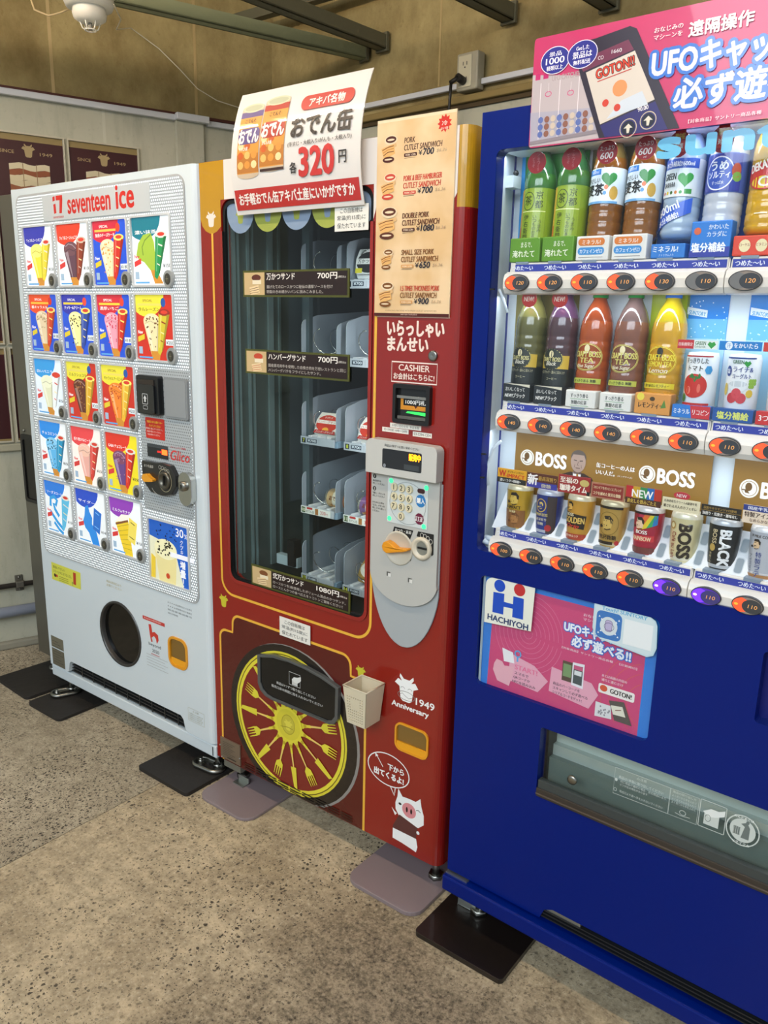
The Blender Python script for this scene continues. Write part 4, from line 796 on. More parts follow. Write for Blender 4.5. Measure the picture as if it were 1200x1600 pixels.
# delivery flap
fl = [(1.171, .494), (1.171, .405), (1.181, .385), (1.200, .373), (1.224, .369), (1.448, .369), (1.466, .376), (1.478, .394), (1.480, .487), (1.420, .503), (1.360, .511), (1.300, .514), (1.230, .510)]
inn = [(1.325 + (a - 1.325) * .93, .442 + (b - .442) * .88) for a, b in fl]
o = MB().plate(fl, [inn], -.014, 0, mat('#5d6060', .25, .3)).build('delivery_flap', t, bevel=.003)
MB().plate([(1.325 + (a - 1.325) * .94, .442 + (b - .442) * .9) for a, b in fl], [], -.010, -.001, mat('#121415', .1)).build('flap_window', o)
P = Print(y=-.0102); P.line([(1.296, .440), (1.338, .440), (1.338, .478), (1.296, .478)], .0016, '#c4c6c4', True).rect(1.307, .442, 1.328, .460, '#c4c6c4').poly([(1.306, .456), (1.314, .466), (1.326, .468), (1.341, .474), (1.341, .462), (1.330, .452), (1.318, .450)], '#d8dad8').text('商品は1つずつ取り出してください', 1.246, .425, .150, .0085, '#c9cbc9', .01).text('販売口扉の隙間に指を入れないでください', 1.226, .410, .196, .0085, '#c9cbc9', .01); P.build('flap_print', o)
o = MB().box(.989, 1.078, -.005, .001, .093, .163, mat('#8a7a68', .35, .5)).build('rating_plate', t); Q = Print(y=-.005)
for k in range(8): Q.rect(1.0, .150 - k * .006, 1.055 - .01 * (k % 3), .1515 - k * .006, '#4e4438')
Q.rect(1.02, .100, 1.06, .104, '#3a332a').build('rating_text', o)
for x, z in ((.989, .135), (.996, .096), (1.077, .120)): MB().ball((x, -.006, z), .0025, STEEL, 8).build('rivet', t)
ORG = Vector((0, 0, 0))
# packets and cans inside
def burger(x, y, z, rx, kind, label, group=None):
    o = thing('sandwich_box', label, 'food box', (x, y, z)); a = math.radians(rx)
    c = {'red': ('#e4dfd8', '#c8321c', '#a81c14'), 'black': ('#dfe0e0', '#1c1c1e', '#d8cc30'), 'gold': ('#9a7a3c', '#d8d4c8', '#8a6426')}[kind]
    w, h, d = .053, .075, .030; m = mat(c[0], .3, coat=.3)
    fn = lambda x_, y_, z_: (x_, y_ * math.cos(a) - z_ * math.sin(a), y_ * math.sin(a) + z_ * math.cos(a))
    F = [(-w, .02), (-w * .82, 0), (w * .82, 0), (w, .02), (w, h * .6), (w * .78, h), (-w * .78, h), (-w, h * .6)]
    mb = MB(); mb.plate(F, [], 0, d, m); mb.plate([(u * .82, .01 + v * .82) for u, v in F], [], -.012, 0, m); mb.v = [fn(*v) for v in mb.v]; mb.build('carton', o, bevel=.003)
    P = Print(fn=lambda u, v, q: fn(u, -.012 - q, v), rough=.3)
    P.poly([(u * .8, .0115 + v * .79) for u, v in F], c[0]).ell(0, .038, .040, .026, c[1], 20)
    if kind == 'red': P.rect(-.042, .038, .042, .048, '#ece8e0').text('ハンバーグサンド', -.038, .039, .076, .008, '#c02a18', .02).ell(0, .020, .012, .007, '#e8a830', 10).text('かつサンド', -.014, .053, .028, .006, '#f0e8e0', .01).poly([(-.04, .008), (.04, .008), (.036, .018), (-.036, .018)], c[2]).text('ハンバーグサンド', -.032, .010, .064, .006, '#f0e8e0', .01)
    elif kind == 'black': P.rect(-.042, .034, .042, .048, '#e8e8e4').text('万かつサンド', -.036, .036, .07, .010, '#1a1a1c', .02).rect(-.042, .012, -.02, .024, c[2])
    else: P.ell(0, .042, .036, .018, '#e0dccc', 18).text('弐万かつサンド', -.030, .039, .060, .009, '#1c1a16', .02).text('かつサンド', -.014, .028, .03, .006, '#3a3426').ell(0, .016, .014, .006, '#d8c838', 10)
    P.build('print', o); return o
burger(1.263, .175, 1.112, -28, 'red', 'red and white sandwich carton at the front of the left middle compartment')
burger(1.300, .290, 1.114, -24, 'red', 'red and white sandwich carton standing behind in the left middle compartment')
burger(1.423, .175, 1.112, -28, 'red', 'red and white sandwich carton at the front of the right middle compartment')
burger(1.440, .290, 1.114, -24, 'red', 'red and white sandwich carton standing behind in the right middle compartment')
burger(1.423, .165, 1.560 - .02, -8, 'black', 'black and white sandwich carton in the topmost right compartment')
burger(1.423, .185, .712, -30, 'gold', 'gold and brown sandwich carton in the lowest right compartment')
def tin(x, y, z, c1, c2, label):
    o = thing('food_can', label, 'food can', (x, y, z)); mb = MB(); mb.lathe([(.0001, -.04), (.026, -.04), (.027, -.037), (.027, -.030, mat(c2, .3, .2)), (.027, .034), (.026, .038), (.0001, .038)], 0, 0, mat('#c9c6bc', .25, .9), 22)
    mb.lathe([(.0273, -.031), (.0273, .033)], 0, 0, mat(c1, .3, .2), 22); mb.lathe([(.0275, -.010), (.0275, .006)], 0, 0, mat('#d9d2c0', .3), 22); mb.lathe([(.0275, .028), (.0275, .033)], 0, 0, mat(c2, .3), 22)
    mb.v = [(c, b, a) for a, b, c in mb.v]; mb.build('tin', o)
    P = Print(fn=lambda u, v, q: (u, -(.0278 + q) * math.cos(v / .027), (.0278 + q) * math.sin(v / .027)), rough=.4); P.text('おでん', -.02, .000, .036, .012, '#7a3a20', .02); 
    for k in range(6): P.ell(-.02 + k * .008, -.018 + .003 * (k % 2), .004, .005, ('#c89a50', '#a8703c')[k % 2], 8)
    P.build('print', o)
tin(1.300, .20, .937, '#c4a67c', '#b86a3a', 'cream and brown food can lying behind the coil in the left can compartment')
tin(1.430, .19, .937, '#7a5a8c', '#9a4a3a', 'purple labelled food can lying in the right can compartment')
# basket
t = thing('basket', 'small cream perforated plastic basket hung on the red machine', 'basket', (1.552, -.078, .441)); ORG = Vector((0, 0, 0)); BC = mat('#d2c8ae', .4)
hole = NT('perforated_plastic'); g = hole.n('SeparateXYZ', {0: hole.n('TexCoord').outputs['Object']}).outputs
def face(mb, a, b, c, d, nu, nv, skip=()):
    a, b, c, d = map(Vector, (a, b, c, d)); up = lambda u, v: (a * (1 - u) + b * u) * (1 - v) + (d * (1 - u) + c * u) * v
    N = (b - a).cross(d - a).normalized() * .0012
    for i in range(nu):
        for j in range(nv):
            u0, u1, v0, v1 = i / nu, (i + 1) / nu, j / nv, (j + 1) / nv; h = .28
            q = [up(u0, v0), up(u1, v0), up(u1, v1), up(u0, v1)]
            if (i, j) in skip or i in (0, nu - 1) or j == 0 or j >= nv - 3: 
                for s in (1, -1): mb.add([p + N * s for p in q], [(0, 1, 2, 3)], BC)
            else:
                e = [up(u0 + (u1 - u0) * h, v0 + (v1 - v0) * h), up(u1 - (u1 - u0) * h, v0 + (v1 - v0) * h), up(u1 - (u1 - u0) * h, v1 - (v1 - v0) * h), up(u0 + (u1 - u0) * h, v1 - (v1 - v0) * h)]
                for s in (1, -1): mb.add([p + N * s for p in q + e], [(0, 1, 5, 4), (1, 2, 6, 5), (2, 3, 7, 6), (3, 0, 4, 7)], BC)
                mb.add([p + N for p in e] + [p - N for p in e], [(0, 1, 5, 4), (1, 2, 6, 5), (2, 3, 7, 6), (3, 0, 4, 7)], BC)
W1, D1, H1 = .074, .074, .102; s = .008
skip = {(i, j) for i in range(3, 7) for j in range(6, 10)}
TL, TR, BL_, BR = (0, 0, H1), (W1, 0, H1), (s, s, 0), (W1 - s, s, 0); TLb, TRb, BLb, BRb = (0, D1, H1), (W1, D1, H1), (s, D1 - s, 0), (W1 - s, D1 - s, 0)
mb = MB(); face(mb, BL_, BR, TR, TL, 10, 14, skip); mb.build('front_wall', t)
mb = MB(); face(mb, BR, BRb, TRb, TR, 3, 4, {(1, 0), (1, 1), (1, 2), (1, 3)}); face(mb, BLb, BL_, TL, TLb, 3, 4, {(1, j) for j in range(4)}); face(mb, BRb, BLb, TLb, TRb, 3, 4, {(1, j) for j in range(4)}); mb.build('side_walls', t)
MB().box(s, W1 - s, s, D1 - s, 0, .003, BC).build('bottom', t)
mb = MB(); mb.tube([(0, 0, H1), (W1, 0, H1), (W1, D1, H1), (0, D1, H1)], .0025, BC, 8, True); mb.build('rim', t)
# bent plastic sign on top of the machine
t = thing('price_sign', 'bent white plastic sign with two food cans and red band above the red machine', 'sign', (1.125, -.01, 1.69))
prof = [(0, 0), (.03, -.003), (.07, -.010), (.11, -.016), (.135, -.018), (.16, -.014), (.20, -.004), (.24, .006), (.285, .020)]
def cur(z):
    z = max(0, min(.285, z)); k_ = min(59, int(z / .285 * 60)); za, zb_ = .285 * k_ / 60, .285 * (k_ + 1) / 60; A, B_ = cur0(za), cur0(zb_); return A + (B_ - A) * (z - za) / (zb_ - za)
def cur0(z):
    return -.018 + (.018 * ((z - .11) / .11) ** 2 if z < .11 else .043 * ((z - .11) / .175) ** 2)
    z = max(0, min(.2849, z))
    for (a, b), (c, d) in zip(prof[:-1], prof[1:]):
        if z <= c: k = (z - a) / (c - a); return b + (d - b) * k
    return .02
SW = .418
def lean(u, v): return u + .0 * v
sh = mat('#dcd8d4', .45, coat=.7); mb = MB()
for i in range(60):
    z0, z1 = .285 * i / 60, .285 * (i + 1) / 60
    mb.add([(x, cur(z) + q, z) for q in (0, .0022) for x, z in ((0, z0), (SW, z0), (SW, z1), (0, z1))], [(0, 1, 2, 3), (4, 7, 6, 5), (0, 3, 7, 4), (1, 5, 6, 2)] + ([(0, 4, 5, 1)] if i == 0 else []) + ([(3, 2, 6, 7)] if i == 59 else []), sh, False)
mb.build('sheet', t).data.polygons.foreach_set('use_smooth', [False] * len(mb.f))
class SP(Print):
    def poly(s, pts, c, sub=0):                                       # cut long shapes into horizontal bands so that they follow the bend
        s.o += s.st; b = bmesh.new(); vs = [b.verts.new((x, z, 0)) for x, z in pts]; b.faces.new(vs); bmesh.ops.triangulate(b, faces=b.faces[:])
        z0 = min(p[1] for p in pts); z1 = max(p[1] for p in pts)
        for k in range(1, 60):
            if z0 < .285 * k / 60 < z1: bmesh.ops.bisect_plane(b, geom=b.verts[:] + b.edges[:] + b.faces[:], plane_co=(0, .285 * k / 60, 0), plane_no=(0, 1, 0))
        b.verts.ensure_lookup_table(); b.verts.index_update()
        s.mb.add([s.fn(v.co.x, v.co.y, s.o) for v in b.verts], [tuple(v.index for v in f.verts) for f in b.faces], s.mm(c)); b.free(); return s
    def rect(s, x0, z0, x1, z1, c, n=1): return s.poly([(x0, z0), (x1, z0), (x1, z1), (x0, z1)], c)
SP.text = lambda s, *a, **k: (setattr(s, 'o', s.o + .0005), Print.text(s, *a, **k), setattr(s, 'o', s.o - .0005))[1]
P = SP(fn=lambda u, v, o: (u, cur(v) - o - .0006, v), rough=.45, coat=.7, step=3e-5)
P.rect(.006, .010, .412, .057, '#b8231c').text('お手軽おでん缶アキバ土産にいかがですか', .020, .021, .378, .026, '#f0e6e0', .02)
for cx, rw, h0, h1, c1, c2 in ((.060, .038, .082, .245, '#c8862c', '#5a4a86'), (.143, .041, .092, .252, '#c04a20', '#a8281c')):
    P.poly([(cx - rw, h0 + .01)] + [(cx + rw * math.cos(a), h0 + .008 + .010 * math.sin(a)) for a in [PI + PI * k / 12 for k in range(13)]] + [(cx + rw, h1)] + [(cx + rw * math.cos(a), h1 + .010 * math.sin(a)) for a in [PI * k / 12 for k in range(13)]], '#c9b49a')
    P.rect(cx - rw, h0 + .010, cx + rw, h1 - .008, '#d8963c').rect(cx - rw, h1 - .022, cx + rw, h1 - .008, c2).ell(cx, h1, rw * .96, .0105, '#c8ccae').ell(cx, h1, rw * .8, .007, '#b4b89a')
    P.rect(cx - rw, h0 + .012, cx + rw, h0 + .055, '#b8742c')
    for k in range(8): P.ell(cx - rw * .66 + (k % 3) * rw * .62, h0 + .030 + (k // 3) * .022, .010, .009, ('#e8b868', '#d8923c', '#f0d8a0', '#c85a20')[k % 4], 12)
    P.text('こてんぐ', cx - .018, h1 - .036, .036, .010, '#3a2018', .02).poly(rrect(cx - rw + .001, h1 - .085, cx + rw - .001, h1 - .048, .012), c2).text('おでん', cx - rw * .9, h1 - .082, rw * 1.8, .032, '#f4ece4', .03)
    P.text('牛すじ大根' if cx < .1 else 'がんも大根', cx - rw * .8, h1 - .100, rw * .8, .009, '#f4ece4', .02)
P.rect(.104, .092, .184, .098, '#3a1a14')
P.poly(rrect(.224, .216, .385, .249, .0165), '#b8302a').text('アキバ名物', .250, .222, .108, .020, '#f4ece6', .02)
P.text('おでん缶', .205, .158, .185, .048, '#2a2626', .02).text('(牛すじ・大根入り/がんも・大根入り)', .198, .137, .196, .012, '#3a3634', .01)
P.text('各', .205, .080, .022, .024, '#2a2626', .02).text('320', .236, .072, .106, .060, '#c42a24', .03).text('円', .358, .090, .022, .026, '#2a2626', .02)
P.build('print', t)
# cream menu poster
t = thing('menu_poster', 'cream menu board of cutlet sandwiches standing on the red machine', 'menu board', (1.572, -.004, 1.448))
MB().box(0, .205, 0, .003, 0, .412, mat('#e6d2b0', .35)).build('board', t)
P = Print(y=0, rough=.3)
nz = NT('menu_paper'); nn = nz.n('TexNoise', {'Vector': nz.n('TexCoord').outputs['Object'], 'Scale': 9.0, 'Detail': 3}).outputs[0]
nz.out(Base_Color=nz.mix(nz.ramp(nn, (.4, (0, 0, 0)), (.6, (1, 1, 1))), lin('#dab684'), lin('#e6c9a0')), Roughness=.35)
P.rect(.0, .0, .2045, .406, nz.m).rect(0, 0, .2045, .007, '#4c1a14').text('yen tax included', .075, .002, .045, .004, '#e8d0c0').text('A VENDING MACHINE WITH FRESH CUTLET SANDWICHES', .032, .011, .14, .0032, '#8a7050')
st = [(.176 + (.018 if k % 2 else .0125) * math.cos(PI * k / 11), .388 + (.018 if k % 2 else .0125) * math.sin(PI * k / 11)) for k in range(22)]
P.poly(st, '#cc2c20').text('冷', .176, .384, .014, .009, '#f4dcd0', .02, al='c').text('お得', .176, .376, .018, .005, '#f4dcd0', .01, al='c')
items = [('PORK', 'CUTLET SANDWICH', '700', '#4a1c14', '#4a1c14', 1), ('PORK & BEEF HAMBURGER', 'CUTLET SANDWICH', '700', '#c84434', '#c84434', 1), ('DOUBLE PORK', 'CUTLET SANDWICH', '1080', '#5a2a18', '#5a2a18', 1.25), ('SMALL SIZE PORK', 'CUTLET SANDWICH', '650', '#7a4a1c', '#7a4a1c', .8), ('1.5 TIMES THICKNESS PORK', 'CUTLET SANDWICH', '900', '#7a4a1c', '#7a4a1c', 1)]
for k, (a, b, pr, c, pc, sc) in enumerate(items):
    z = .372 - k * .0762
    wa = {0: .028, 1: .100, 2: .070, 3: .086, 4: .104}[k]
    P.text(a, .074, z - .012, wa, .011, c if k != 4 else '#b8402c', .02, .15).text(b, .074, z - .027, .098, .0115, c, .02, .15)
    P.poly(rrect(.074, z - .0395, .108, z - .0325, .002), {0: '#4a1c14', 1: '#c84434', 2: '#4a1c14', 3: '#d09a5c', 4: '#d09a5c'}[k]).text('PORK LOIN', .078, z - .0382, .026, .004, '#f0dcc0', .01).rect(.075, z - .0425, .104, z - .0417, '#6a5040')
    P.text('¥', .112, z - .039, .010, .010, '#1a1e30', .01).text(pr, .124, z - .0400, .0275 + (.007 if len(pr) == 4 else 0), .0125, '#1a1e30', .03, .15).text('$6.36' + '', .158 + (.004 if len(pr) == 4 else 0), z - .0385, .026, .007, '#b0987c', 0, .2)
    # sandwich picture
    u = .034; v = z - .020; s = sc
    P.poly([(u - .016 * s, v + .004), (u + .018 * s, v + .012), (u + .020 * s, v + .004), (u - .012 * s, v - .006)], '#d8b07c')
    P.ell(u + .004, v + .018 * s, .0175 * s, .0095 * s, '#e4d0b0', 16).ell(u + .004, v + .019 * s, .0145 * s, .0068 * s, c, 14).ell(u + .004, v + .0185 * s, .010 * s, .0022 * s, '#e4d0b0', 10)
    P.poly([(u - .022 * s, v + .002), (u + .012 * s, v + .010), (u + .016 * s, v - .010 * s), (u - .014 * s, v - .020 * s)], '#dfae6a')
    for q in range(3): P.line([(u - .019 * s + q * .0015, v - .001 - q * .0055 * s), (u - .004 * s, v + .004 - q * .005 * s), (u + .012 * s, v + .006 - q * .0055 * s)], .0016, '#6a3018' if q != 1 else '#c08040')
    P.ell(u - .002, v - .021 * s, .016 * s, .0062 * s, c, 14).ell(u - .002, v - .0205 * s, .011 * s, .0018 * s, '#e4d0b0', 10)
P.build('print', t)
# ------------------------------------------------------------ blue drinks machine
BO = Vector((1.86554035, -.04974765, 0)); BR_ = math.radians(-1.4584455674); BM = Matrix.Rotation(BR_, 4, 'Z')
def bw(s, y, z): p = BM @ Vector((s, y, z)); return BO + p
COLX = .83; t = bm = thing('vending_machine', 'blue drinks vending machine with lit bottle display, rightmost of three', 'vending machine', BO, BR_); ORG = Vector((0, 0, 0))
BLUE = mat('#001a6e', .3); BLUE.node_tree.nodes['Principled BSDF'].inputs['Specular IOR Level'].default_value = .22; BLUED = mat('#0a1c88', .25, coat=.4); WI = mat('#dbe6ee', .35); MW = .92
# front
win = rrect(.036, .962, COLX, 1.762, .012); adh = rrect(.050, .655, .445, .909, .014); dh = rrect(.219, .441, .80, .606, .006); rh = rrect(.627, .765, .73, .90, .008)
low = [(0, .146), (.25, .146), (.26, .172), (.28, .182), (.84, .182), (.86, .172), (.87, .146), (MW, .146), (MW, 1.832), (0, 1.832)]
MB().plate(low, [win, adh, dh, rh], 0, .03, BLUE).build('door', t)
MB().box(.003, MW, .12, .72, .13, 1.828, BLUED).build('cabinet_body', t, bevel=.004)
MB().box(.003, .02, .03, .12, .13, 1.828, BLUED).box(MW - .02, MW, .03, .12, .13, 1.828, BLUED).box(.02, MW - .02, .03, .12, 1.775, 1.828, BLUED).box(.02, MW - .02, .03, .12, .615, .645, BLUED).box(.02, MW - .02, .03, .12, .92, .952, BLUED).box(.02, .2, .03, .12, .2, .62, BLUED).box(.002, MW, .03, .12, .135, .20, mat('#070a20', .5)).build('door_frame', t)
MB().box(-.003, MW + .004, -.018, .30, .098, .138, BLUE).build('base_plinth', t, bevel=.004)
MB().box(.0, .06, -.006, .02, .138, .142, STEEL).build('hinge', t)
MB().box(.255, .345, .004, .03, .166, .178, STEEL).box(.345, .85, .012, .03, .150, .178, DARK).build('vent_grille', t, label='grey end piece and black vent')
for k in range(3):
    MB().box(.25, .85, .002, .010, .150 + k * .009, .153 + k * .009, mat('#1c1e22', .4)).build('vent_slat', t)
MB().box(.62, .735, .028, .06, .76, .905, mat('#081468', .4)).build('lever_recess', t)
for x in (.06, .86): MB().cyl((x, .06, .0), (x, .06, .10), .011, METAL).cyl((x, .06, .014), (x, .06, .03), .022, METAL, 6).build('foot', t)
for x in (.06, .86): MB().cyl((x, .65, .0), (x, .65, .13), .011, METAL).build('foot', t)
# display interior
D = .104
MB().box(.014, .84, D, D + .01, .955, 1.775, WI).build('display_back', t)
mb = MB(); mb.add([(.036, .03, .955), (.036, .03, 1.77), (.018, D, 1.77), (.018, D, .955)], [(0, 1, 2, 3)], WI); mb.add([(.034, .03, .955), (.034, .03, 1.77), (.014, D, 1.77), (.014, D, .955)], [(3, 2, 1, 0)], WI); mb.build('display_side', t)
MB().box(.036, .84, .03, D, .955, .962, WI).box(.036, .84, .03, D, 1.762, 1.772, WI).build('display_floor', t)
MB().box(.028, .050, .045, .075, 1.70, 1.722, WI).ball((.046, .06, 1.728), .006, DARK, 8).build('hinge_clip', t)
for z in (1.503, 1.17, 1.12): MB().box(.036, .046, -.001, .004, z, z + .003, DARK).build('hinge_pin', t)
MB().tube([(.04, .03, 1.505), (.05, .028, 1.49), (.062, .03, 1.46)], .003, WI, 8).tube([(.038, .03, 1.10), (.034, .03, 1.14), (.048, .025, 1.18), (.07, .02, 1.20)], .003, WI, 8).build('cable', t)
MB().tube([(.04, .03, .985), (.058, .026, .985), (.07, .03, .98)], .006, WI, 8).cyl((.04, .03, .978), (.052, .028, .972), .01, WI, 8, .004).build('hinge_arm', t)
PANE2 = glass_mat('display_glass', (.97, .985, 1, 1)); MB().box(.037, .83, .002, .0035, .963, 1.761, PANE2).build('window_pane', t)
COLS = [.097 + .0705 * k for k in range(10)]; ROWS = [1.518, 1.246, .976]
CREAM = mat('#e3ddd4', .35, coat=.2)
prices = [('120', '120', '110', '110', '130', '110', '120', '120', '120', '120', '120'), ('140', '140', '140', '140', '140', '110', '110', '120', '120', '120', '120'), ('100', '110', '110', '110', '110', '110', '110', '110', '110', '110', '110')]
for r, zb in enumerate(ROWS):
    pf = [(.030, zb + .036), (.026, zb + .018), (.018, zb + .020), (.006, zb + .014), (.002, zb + .003), (.003, zb - .012), (.010, zb - .022), (.030, zb - .024)]
    split = COLS[6] - .035 if r == 0 else COLS[5] + .036
    if r == 0: split = COLS[5] + .036
    for a, b in ((.064, split - .0006), (split + .0006, .825)):
        mb = MB(); mb.plate(pf, [], a, b, CREAM, 'x'); mb.box(a + .003, b - .002, .024, .034, zb + .016, zb + .037, CREAM)
        o = mb.build('button_strip', t, bevel=.0012)
        Q = Print(y=.0238); Q.rect(a + (.014 if a < .1 else .004), zb + .0205, b - .004, zb + .0335, '#2c3a9e')
        for c in COLS:
            if a < c < b - .02: Q.text('つめた〜い', c - .003, zb + .0225, .046, .0088, '#eef2f8', .02, al='c')
        Q.build('cold_label', o)
        for k, c in enumerate(COLS):
            if not (a < c < b): continue
            yb = .0022; mb = MB(); mb.plate(ell(c + .0, zb - .002, .0265, .0162, 28), [], yb - .004, yb + .006, mat('#26282c', .3)); bt = mb.build('select_button', o, bevel=.001)
            lit = r == 2 and k in (5, 6); off = (r == 0 and k >= 5)
            P = Print(y=yb - .004, rough=.2, coat=.5); P.ell(c, zb - .002, .0248, .0148, '#8a8078' if not lit else '#5a30c0'); P.ell(c + .0075, zb - .0025, .0165, .0125, '#383c42' if not lit else '#3c3878'); P.build('bezel', bt)
            cr = [(c - .0245 * math.cos(a_) , zb - .002 + .0145 * math.sin(a_)) for a_ in [-1.15 + 2.3 * q / 12 for q in range(13)]]; cr2 = [(c + .0075 - .0165 * math.cos(a_), zb - .0025 + .0125 * math.sin(a_)) for a_ in [1.0 - 2.0 * q / 12 for q in range(13)]]
            if off: P = Print(y=yb - .0046, rough=.3); P.poly(cr + cr2, '#6a6c6e'); P.build('crescent', bt)
            else:
                P = Print(y=yb - .0046, e=.75 if not lit else 1.8); P.poly(cr + cr2, '#e8502c' if not lit else '#5a28f0'); P.ell(c - .0185, zb - .002, .0035, .0022, '#ff9a30' if not lit else '#e8b0ff', 10); P.build('crescent_lamp', bt)
            P = Print(y=yb - .0048, e=.5); P.text(prices[r][k], c + .001, zb - .0055, .0155, .0066, '#d89a58', 0, .1); P.build('price_digits', bt)
# display lamps hidden behind the button strips
for z in (1.757, 1.492, 1.218): 
    l = area('display_lamp', bw(.43, .035, z), bw(.43, .075, z - .25),   .78, .006, .55, (.88, .95, 1.0)); 
# back boards inside the display
def board(s0, z0, s1, z1, c, y=D - .002, name='backing_card'):
    return MB().box(s0, s1, y, y + .0015, z0, z1, mat(c, .35)).build(name, t)
board(.048, 1.54, .185, 1.768, '#2c7a2c', .0925); board(.040, 1.56, .050, 1.766, '#2a8ad0', .0925)
board(.187, 1.54, .326, 1.768, '#5a5228'); board(.328, 1.54, .46, 1.768, '#3a7ad8'); board(.462, 1.54, .60, 1.768, '#2c5ab8')
board(.04, 1.29, .182, 1.50, '#8a8048'); board(.33, 1.29, .40, 1.50, '#b8c828')
for s0, s1 in ((.396, .470), (.505, .58)):
    o = board(s0, 1.29, s1, 1.50, '#1c80d8'); P = Print(y=D - .002); P.rect(s0, 1.42, s1, 1.455, '#6ab4e4').rect(s0, 1.29, s1, 1.42, '#a8d4ec')
    for k in range(30): P.ell(s0 + random.random() * (s1 - s0 - .004) + .002, 1.41 + random.random() * .08, .0012, .0012, '#d8f0fc', 6)
    P.poly([(s0 + .002, 1.463), (s0 + .038, 1.457), (s0 + .038, 1.470), (s0 + .002, 1.476)], '#e4eef4').text('SUNTORY', s0 + .005, 1.463, .03, .007, '#3a9ad0', .02, rot=-.12); P.build('print', o)
for s0, s1 in ((.064, .477), (.515, .82)):
    o = board(s0, 1.03, s1, 1.214 - 0, '#8c672a', .0935); P = Print(y=.0935); 
    for u in (s0 + .03, s1 - .120):
        P.ell(u, 1.160, .0165, .017, '#e6e0d4', 24).ell(u, 1.160, .0135, .0140, '#8c672a', 22).ell(u, 1.160, .0125, .013, '#e6e0d4', 22).ell(u - .001, 1.163, .006, .008, '#6a4a20', 12).poly([(u - .008, 1.158), (u - .002, 1.156), (u + .002, 1.151), (u - .006, 1.152)], '#6a4a20').line([(u - .012, 1.157), (u - .004, 1.157)], .002, '#6a4a20')
        P.text('BOSS', u + .021, 1.146, .070, .028, '#f0ece4', .03)
    if s0 < .2:
        c = .212                                                       # portrait of a man in a suit
        P.poly([(c - .040, 1.118), (c - .034, 1.136), (c - .016, 1.143), (c + .014, 1.143), (c + .032, 1.136), (c + .040, 1.122), (c + .040, 1.10), (c - .040, 1.10)], '#3a2a22').poly([(c - .010, 1.143), (c + .008, 1.143), (c + .006, 1.10), (c - .008, 1.10)], '#e2e0dc').poly([(c - .002, 1.142), (c + .002, 1.142), (c + .003, 1.11), (c - .003, 1.11)], '#a07828')
        P.poly([(c - .010, 1.155), (c + .009, 1.155), (c + .008, 1.140), (c - .009, 1.140)], '#6a5248').ell(c, 1.166, .0165, .0225, '#a58b7c', 22).poly([(c - .0165, 1.170)] + [(c + .017 * math.cos(a), 1.174 + .016 * math.sin(a)) for a in [PI - PI * k / 12 for k in range(13)]] + [(c + .0165, 1.170), (c + .012, 1.180), (c - .012, 1.180)], '#5e524a')
        P.line([(c - .010, 1.1685), (c - .003, 1.1675)], .0016, '#2c201c').line([(c + .003, 1.1675), (c + .010, 1.1685)], .0016, '#2c201c').line([(c, 1.166), (c - .001, 1.158), (c + .002, 1.158)], .001, '#5a4238').line([(c - .005, 1.1525), (c + .005, 1.1525)], .0013, '#4a302a').line([(c - .007, 1.160), (c - .008, 1.153)], .0007, '#5a4238').line([(c + .007, 1.160), (c + .008, 1.153)], .0007, '#5a4238')
        P.text('缶コーヒーの人は', .252, 1.160, .080, .010, '#f0ece4', .02).text('いい人だ。', .252, 1.146, .040, .010, '#f0ece4', .02).text('(キングサイズ)', .298, 1.146, .03, .004, '#f0ece4')
    P.build('print', o)
# ---- bottles and cans: each its own thing
def place(name, label, cat, s, y, z, tilt=0, group=None):
    o = thing(name, label, cat, bw(s, y, z), BR_, group); o.rotation_euler = (math.radians(-tilt), 0, BR_); return o
PET = lambda c: mat(c, .12, coat=.6)
def bottle(k, row, body, capc, label, neckc=None, lab=None, lz=(.01, .10), z0=None, R=.0315, H=.20, prn=None, drink=None, ribs=True):
    zb = ROWS[row] + .046 if z0 is None else z0
    o = place('drink_bottle', label, 'bottle', COLS[k] + .001, .062, zb, 4); b = PET(body); nk = PET(neckc or body); sh = H - .075
    pr = [(.0001, 0), (R * .85, .0), (R, .008)]
    if ribs:
        for q in range(6): zz = .012 + q * (sh - .02) / 6; pr += [(R, zz), (R * .965, zz + .003), (R, zz + .006)]
    pr += [(R, sh), (R * .94, sh + .014, nk), (R * .74, sh + .034, nk), (R * .48, sh + .050, nk), (.0125, sh + .056, nk), (.0125, sh + .060, nk)]
    MB().lathe(pr, 0, 0, b, 22).build('body', o)
    cp = mat(capc, .4); mb = MB(); mb.lathe([(.0135, sh + .058), (.0145, sh + .0585), (.0145, sh + .073), (.013, sh + .075), (.0001, sh + .075)], 0, 0, cp, 18); mb.build('cap', o)
    if lab:
        MB().lathe([(R + .0006, lz[0]), (R + .0006, lz[1])], 0, 0, mat(lab, .35, coat=.3), 24).build('label', o)
    if prn:
        P = CPrint(fn=cylmap(0, 0, R + .0012), rough=.35, coat=.3); prn(P, R); P.build('label_print', o)
    return o
def holder(k, row, w, h, c, fn, dz=.0, name='name_box', curved=False):
    s = COLS[k]; z = ROWS[row] + .038 + dz
    o = MB().box(s - w / 2, s + w / 2, .022, .050, z, z + h, mat(c, .35)).build('caption_block', t, bevel=.002); Q = Print(y=.022, rough=.35); fn(Q, s, z, w, h); Q.build('print', o)
def heart(cx, cz, s): return [(cx + s * .95 * math.sin(a) ** 3, cz + s * .06 * (13 * math.cos(a) - 5 * math.cos(2 * a) - 2 * math.cos(3 * a) - math.cos(4 * a))) for a in [2 * PI * k / 22 for k in range(22)]]
